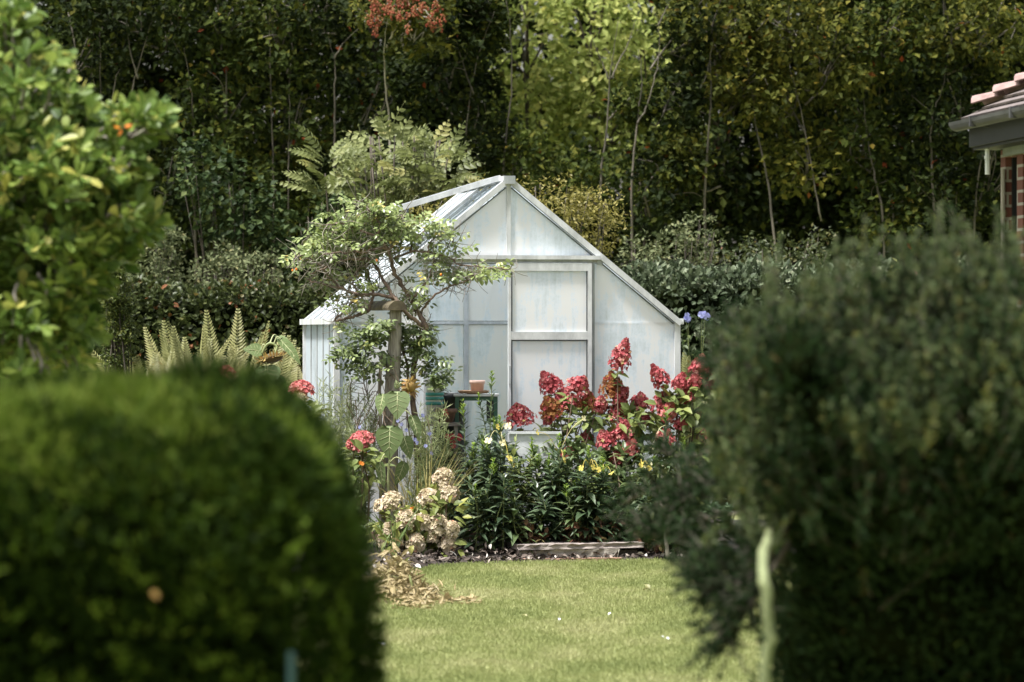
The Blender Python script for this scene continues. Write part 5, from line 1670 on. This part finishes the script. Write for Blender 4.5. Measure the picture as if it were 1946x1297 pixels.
for i, (x, d, w_) in enumerate([(1010, 23.55, .10), (1085, 23.6, .12), (1150, 23.62, .12), (1235, 23.6, .10)]):
    b = at(x, HZ, d); b[2] = .04
    t = thing('low_plant', 'low russet leaved plant behind the planks, %s from the left' % ORD[i], 'plant', b, 'low russet plants')
    mb, ms = MB(), MB()
    cs = in_ellipsoid(b + [0, 0, .12], (w_, .1, .13), 16)
    cloud(mb, cs, .06, 9, .055, .032, prof=OVAL)
    for c in cs[:8]:
        tube(ms, spline([b, (b + c) / 2 + rv(1, .015)[0], c], 6), .0025, 4)
    ms.build('stems', 'stem_brown', t); mb.build('leaves', 'lowred', t)
for x, lab in ((965, 'leafy green filler shrub beneath the left end of the white trough'), (1085, 'leafy green filler shrub between the trough and the tall crimson panicle'), (1165, 'leafy green filler shrub directly below the tall crimson panicle'), (1255, 'leafy green filler shrub below the right corner hydrangea')):
    shrub('leafy_shrub', lab, x, 24.1, [(x, 905, 52, 60, .16), (x + 14, 960, 60, 60, .16)], ['hydleaf', 'primrose_mid'][x % 2], 'shrub', 7, .085, .04, 110, .09, 'filler shrubs in the bed', 'stem_brown', LANCE)
# small blue flowers on wiry stems
b = at(785, HZ, 23.7); b[2] = .03
t = thing('bellflower', 'wiry bellflower with small violet blue flowers beside the post sunflower', 'flower', b)
ms, mf_l = MB(), MB()
for (x, y) in [(764, 807), (772, 818), (789, 836), (793, 842), (809, 848), (756, 800), (816, 825), (820, 862), (700, 858), (803, 790), (684, 812), (767, 868)]:
    c = at(x, y, 23.6 + rng.uniform(-.05, .05))
    cc = spline([b + rv(1, .04)[0] * [1, 1, 0], (b + c) / 2 + rv(1, .04)[0], c], 10)
    tube(ms, cc, .0022, 4)
    leaves(mf_l, cc[3:-1], rv(len(cc) - 4) + [0, 0, .4], rv(len(cc) - 4), .05, .008, None, .5)
    mf = MB(); flower4(mf, c, [rng.normal(0, .7), -1, .3], .015)
    mf.build('flower', 'blueflower', t)
ms.build('stems', 'stem_green', t)
mf_l.build('leaves', 'weed', t)
# orange marigold and red fuchsia spots
for nm, lab, cat, px, d, mat, spots, fol in (
        ('marigold', 'small orange flower at the edge of the yew hedge', 'flower', 686, 23.5, 'orangeflower', [(688, 880), (783, 966)], 'weed'),
        ('fuchsia', 'red flowered fuchsia under the brown pot by the doorway', 'flower', 850, 24.3, 'redflower', [(846, 784), (858, 828), (856, 838), (862, 845), (850, 832), (875, 830)], 'rose_dark'),
        ('blue_hydrangea', 'blue flowers shining beside the right eave of the greenhouse', 'flower', 1332, 28.6, 'blueflower', [(1308, 602), (1334, 597), (1340, 601), (1304, 606)], 'ivy')):
    b = at(px, HZ, d); b[2] = .03
    t = thing(nm, lab, cat, b)
    ms, ml = MB(), MB()
    for (x, y) in spots:
        c = at(x, y, d - .05)
        cc = spline([b + rv(1, .03)[0] * [1, 1, 0], (b + c) / 2 + rv(1, .03)[0], c], 10)
        tube(ms, cc, .0025, 4)
        cloud(ml, cc[4:], .06, 4, .05, .028)
        mf = MB()
        for q in range(2):
            flower4(mf, c + rv(1, .008)[0], [rng.normal(0, .6), -1, .3], (.015 if nm == 'marigold' else .022) if d < 26 else .034)
        mf.build('flower', mat, t)
    ms.build('stems', 'stem_green', t)
    ml.build('leaves', fol, t)
b = at(1733, HZ, 27.5); b[2] = 0
t = thing('rose_bush', 'tall rose with one pink bloom above the dark heath shrub', 'rose', b)
ms, ml, mf = MB(), MB(), MB()
c = at(1733, 522, 27.5)
cc = spline([b, (b + c) / 2 + [.06, 0, 0], c], 16)
tube(ms, cc, np.linspace(.009, .004, len(cc)), 6)
c2 = at(1712, 505, 27.5)
tube(ms, spline([cc[-6], (cc[-6] + c2) / 2, c2], 8), .003, 4)
cloud(ml, np.vstack([cc[6:-2], c2[None]]), .08, 9, .055, .035)
for q in range(4):
    flower4(mf, c + rv(1, .012)[0], [rng.normal(0, .5), -1, .4], .042)
ms.build('stems', 'stem_green', t); ml.build('leaves', 'rose', t); mf.build('flower', 'pinkrose', t)

# ------------------------------------------------------------------ objects round the greenhouse door
ST = 24.62
b = at(905, HZ, ST); b[2] = .04
t = thing('plant_stand', 'narrow green metal stand before the open doorway', 'stand', b)
zt_ = at(905, 750, ST)[2]
x0, x1 = at(869, 0, ST)[0], at(942, 0, ST)[0]
for (x, y) in ((x0, ST - .14), (x1, ST - .14), (x0 + .02, ST + .14), (x1 + .0, ST + .14)):
    mb = MB(); bar(mb, [x, y, .04], [x, y, zt_ - .012], .028, .028, (0, 1, 0)); mb.build('leg', 'greenmetal', t)
mb = MB()
for z in (zt_ - .03, .45):
    mb = MB()
    for y in (ST - .14, ST + .14):
        bar(mb, [x0 + .015, y, z], [x1 - .015, y, z], .018, .026)
    for x in (x0, x1):
        bar(mb, [x, ST - .125, z], [x, ST + .125, z], .018, .026)
    mb.build('frame_rail', 'greenmetal', t)
mb = MB(); box(mb, [(x0 + x1) / 2, ST, zt_ - .004], (x1 - x0 + .05, .33, .014)); mb.build('stand_top', 'alu', t)
mb = MB(); box(mb, [x1 - .03, ST - .02, zt_ - .12], (.075, .2, .17)); mb.build('side_box', 'blackplastic', t)
mb = MB()
c = at(900, 0, ST); lathe(mb, [c[0], ST - .02, zt_ + .004], [(.02, 0), (.10, .004), (.118, .02), (.118, .026), (.10, .018), (.02, .012)], 24)
tag(mb.build('wooden_tray', 'woodtop', None, True), 'round brown wooden tray lying on the green stand', 'tray')
mb = MB()
c = at(907, 0, ST + .05); lathe(mb, [c[0], ST + .05, zt_ + .0185], [(.045, 0), (.052, .06), (.058, .062), (.058, .085), (.05, .085), (.044, .02)], 24)
tag(mb.build('plant_pot', 'pinkpot', None, True), 'pale pink pot standing on the wooden tray', 'pot')
mb = MB()
c = at(852, 0, 24.7); lathe(mb, [c[0], 24.75, .04], [(.10, 0), (.12, .1), (.12, 1.08), (.125, 1.10), (.11, 1.12), (.11, 1.06)], 20)
tag(mb.build('water_butt', 'blackplastic', None, True), 'narrow black water butt left of the open doorway', 'water butt')
# stack at the left of the doorway
b = at(836, HZ, 24.45); b[2] = .03
zs = at(0, 803, 24.45)[2]
t = thing('potting_shelf', 'rough wooden shelf left of the doorway carrying a brown pot', 'shelf', b)
mb = MB(); box(mb, [b[0], b[1], zs - .012], (.30, .24, .024)); mb.build('shelf_board', 'plank', t)
for sx in (-.12, .12):
    for sy in (-.09, .09):
        mb = MB(); bar(mb, [b[0] + sx, b[1] + sy, .03], [b[0] + sx, b[1] + sy, zs - .026], .03, .03, (0, 1, 0)); mb.build('leg', 'oldwood', t)
mb = MB()
c = at(848, 0, 24.4); lathe(mb, [c[0], 24.4, zs + .0015], [(.05, 0), (.07, .07), (.082, .075), (.082, .10), (.072, .10), (.06, .03)], 20)
tag(mb.build('plant_pot', 'terracotta', None, True), 'dark brown pot with pale rim on the wooden shelf', 'pot')
mb = MB()
c = at(826, 0, 24.5); zb = at(0, 776, 24.5)[2]
bh = at(0, 722, 24.5)[2] - zs
t = thing('feed_tub', 'white tub with teal stripes on the wooden shelf', 'tub', [c[0], 24.5, zs + .0015])
lathe(mb, [c[0], 24.5, zs + .0015], [(.062, 0), (.066, bh * .98), (.070, bh * .985), (.070, bh), (.06, bh)], 24)
mb.build('tub_body', 'whiteplastic', t, True)
mb = MB()
for k in (.40, .52, .62):
    lathe(mb, [c[0], 24.5, zs + .0015], [(.0662, bh * k), (.0680, bh * k), (.0684, bh * (k + .07)), (.0662, bh * (k + .07))], 24)
mb.build('stripe', 'teal', t, True)
# white trough half hidden by the primroses
ca, cb = at(968, 822, 24.25), at(1064, 822, 24.25)
zb = at(0, 866, 24.25)[2]
t = thing('white_trough', 'white plastic trough on legs behind the evening primroses', 'trough', [(ca[0] + cb[0]) / 2, 24.3, .04])
mb = MB()
cx = (ca[0] + cb[0]) / 2; w = cb[0] - ca[0]; zt2 = ca[2]
for (dx, dy, sx, sy) in ((0, -.14, w, .012), (0, .14, w, .012), (-w / 2 + .006, 0, .012, .268), (w / 2 - .006, 0, .012, .268)):
    box(mb, [cx + dx, 24.3 + dy, (zt2 + zb) / 2], (sx, sy, zt2 - zb))
box(mb, [cx, 24.3, zb + .006], (w - .03, .262, .010))
mb.build('trough_body', 'enamel', t)
mb = MB()
bar(mb, [cx - w / 2 - .012, 24.152, zt2], [cx + w / 2 + .012, 24.152, zt2], .026, .018)
mb.build('rim', 'enamel', t)
mb = MB()
bar(mb, [cx - w / 2 - .012, 24.448, zt2], [cx + w / 2 + .012, 24.448, zt2], .026, .018)
mb.build('rim', 'enamel', t)
for sx in (-1, 1):
    for sy in (-1, 1):
        mb = MB(); bar(mb, [cx + sx * (w / 2 - .03), 24.3 + sy * .1, .04], [cx + sx * (w / 2 - .03), 24.3 + sy * .1, zb - .001], .03, .03, (0, 1, 0)); mb.build('leg', 'whiteplastic', t)


# ------------------------------------------------------------------ weathered planks, edging and clippings
def plank(name, label, a, b, wd, th, mat, rag):
    """rough sawn board from a to b with worn, uneven faces"""
    a, b = np.asarray(a), np.asarray(b)
    n_ = 22
    d_ = unit(b - a); s = np.array([-d_[1], d_[0], 0.])
    v = []
    for i_ in range(n_):
        c = a + (b - a) * i_ / (n_ - 1)
        for (u, w_) in ((-1, 0), (-.96, .5), (-1, 1), (0, 1.02), (1, 1), (1, 0)):
            e = np.array([rng.normal(0, rag), rng.normal(0, rag), rng.normal(0, rag * .5)]) if w_ > 0 else 0
            v.append(c + s * u * wd / 2 + np.array([0, 0, w_ * th]) + e)
    m_ = 6
    i, j = np.meshgrid(np.arange(n_ - 1), np.arange(m_), indexing='ij'); i, j = i.ravel(), j.ravel()
    mb = MB()
    mb.add(np.array(v), [np.stack([i * m_ + j, (i + 1) * m_ + j, (i + 1) * m_ + (j + 1) % m_, i * m_ + (j + 1) % m_], 1), np.arange(m_)[None], (np.arange(m_) + m_ * (n_ - 1))[None, ::-1]])
    return tag(mb.build(name, mat), label, 'plank')


def gp(px, d, z):
    return np.array([(px - CX) / F * d, d, z])


plank('weathered_plank', 'pale rotting plank lying on edge at the lawn under a dark board', gp(985, 23.42, .012), gp(1172, 23.5, .022), .14, .062, 'plank_pale', .005)
plank('weathered_plank', 'grey weathered board lying on top of the pale rotting plank', gp(974, 23.47, .082), gp(1212, 23.66, .088), .36, .036, 'plank', .005)
plank('weathered_plank', 'short dark timber end poking out at the right of the pale plank', gp(1166, 23.53, .02), gp(1205, 23.58, .02), .12, .05, 'bark_dark', .004)
plank('edging_strip', 'low reddish edging strip in the grass before the planks', gp(948, 23.28, .004), gp(1180, 23.36, .004), .05, .02, 'edging', .004)
# heap of dry clippings
mb = MB()
n_ = 1500
hx = rng.normal(770, 32, n_)
k = np.clip((hx - 700) / 120, 0, 1)
d_ = 20.0 + rng.normal(0, .38, n_) + (1 - k) * .5
z = np.abs(rng.normal(0, 1, n_)) * .13 * np.exp(-((hx - 742) / 46) ** 2) * np.exp(-((d_ - 20.4) / .7) ** 2) + .015
p = np.stack([(hx - CX) / F * d_, d_, z], 1)
leaves(mb, p, rv(n_) * [1, 1, .45], rv(n_, .7) + [0, -.2, .8], rng.uniform(.04, .11, n_), rng.uniform(.012, .03, n_), LANCE, rng.normal(.55, .25, n_), .35, rng.uniform(.1, .8, n_))
n_ = 130
q = np.stack([(rng.uniform(800, 905, n_) - CX) / F * 19.9, rng.normal(19.75, .1, n_), np.full(n_, .02)], 1)
leaves(mb, q, rv(n_) * [1, 1, .2], rv(n_, .5) + [0, 0, 1], .09, .025, LANCE, rng.normal(.7, .2, n_), .3, .3)
o = mb.build('clippings_heap', 'clippings')
tag(o, 'heap of dry leaf clippings on the lawn at the end of the yew hedge', 'clippings heap')
for (x, d, lab, mat, s) in ((998, 18.6, 'small yellow leaf lying on the middle of the lawn', 'paleflower', 0.0180), (1062, 18.35, 'white petal lying on the lawn, nearest the worn patch', 'whiteplastic', 0.0216), (1063, 18.8, 'brown leaf lying just above the white petal', 'clippings', 0.0180), (1162, 18.7, 'pale leaf on the right half of the lawn', 'whiteplastic', 0.0204),
                           (724, 16.9, 'white petal on the lawn close to the yew hedge', 'whiteplastic', 0.0240), (1264, 17.2, 'white speck of petal near the right shrub', 'whiteplastic', 0.0216), (1236, 20.5, 'dark fallen leaf on the lawn before the planks', 'clippings', .05)):
    mb = MB()
    c = gp(x, d, .03)
    m_ = 2
    leaves(mb, c + rv(m_, .005) * [1, 1, .2], rv(m_) * [1, .4, .3], rv(m_, .3) + [0, -.5, 1], s, s * .7, OVAL, rng.random(m_), .3, .3)
    tag(mb.build('fallen_leaf', mat), lab, 'leaf', 'leaves and petals on the lawn')
# slim sapling at the right end of the bed
b = gp(1270, 23.3, 0)
t = thing('sapling', 'slim bare stemmed sapling at the right end of the planks', 'sapling', b)
mb = MB()
cc = spline([b, at(1264, 1010, 23.3), at(1255, 940, 23.35), at(1262, 880, 23.4)], 14)
tube(mb, cc, np.linspace(.017, .007, len(cc)), 8)
mb.build('trunk', 'bark_grey', t, True)
mb = MB()
cloud(mb, in_ellipsoid(at(1265, 910, 23.4), (.22, .18, .22), 26), .08, 10, .07, .03, prof=LANCE)
mb.build('crown', 'beech', t)

# ------------------------------------------------------------------ light, sky, camera
SUN = unit(np.array([-.32, -.20, .925]))
el = math.asin(SUN[2]); az = math.atan2(SUN[0], SUN[1])
w = bpy.data.worlds.new('World'); scene.world = w
w.use_nodes = True
nt = w.node_tree
bg = nt.nodes['Background']
sky = nt.nodes.new('ShaderNodeTexSky')
sky.sky_type = 'NISHITA'
sky.sun_disc = False
sky.sun_elevation = el
sky.sun_rotation = az
sky.air_density = 1.6
sky.dust_density = 5.0
sky.ozone_density = 1.0
hs = nt.nodes.new('ShaderNodeHueSaturation')
hs.inputs['Saturation'].default_value = .45                       # thin cloud whitens the sky
nt.links.new(sky.outputs[0], hs.inputs['Color'])
nt.links.new(hs.outputs[0], bg.inputs['Color'])
bg.inputs['Strength'].default_value = .07
sl = bpy.data.lights.new('sun', 'SUN')
sl.energy = 3.5
sl.angle = R(8)
sl.color = (1.0, .98, .945)
so = bpy.data.objects.new('sun', sl)
COL.objects.link(so)
from mathutils import Vector
so.rotation_euler = Vector(SUN).to_track_quat('Z', 'Y').to_euler()
so.location = (-10, 15, 20)

cam = bpy.data.cameras.new('camera')
co = bpy.data.objects.new('camera', cam)
COL.objects.link(co)
co.location = (0, 0, CH)
co.rotation_euler = (R(90), 0, 0)
cam.sensor_width = 36
cam.lens = F / 1946 * 36
cam.shift_y = -(648.5 - HZ) / 1946
cam.clip_end = 2000
cam.dof.use_dof = True
cam.dof.focus_distance = 24.2
cam.dof.aperture_fstop = 3.1
scene.camera = co

for o in scene.objects:
    if '_w' in o:
        del o['_w']
scene.view_settings.view_transform = 'Standard'
scene.view_settings.look = 'None'
scene.view_settings.exposure = 1.55
scene.view_settings.gamma = 1
cy = scene.cycles
cy.max_bounces = 8
cy.diffuse_bounces = 4
cy.glossy_bounces = 2
cy.transmission_bounces = 4
cy.transparent_max_bounces = 6
cy.use_denoising = True
cy.sample_clamp_indirect = 4
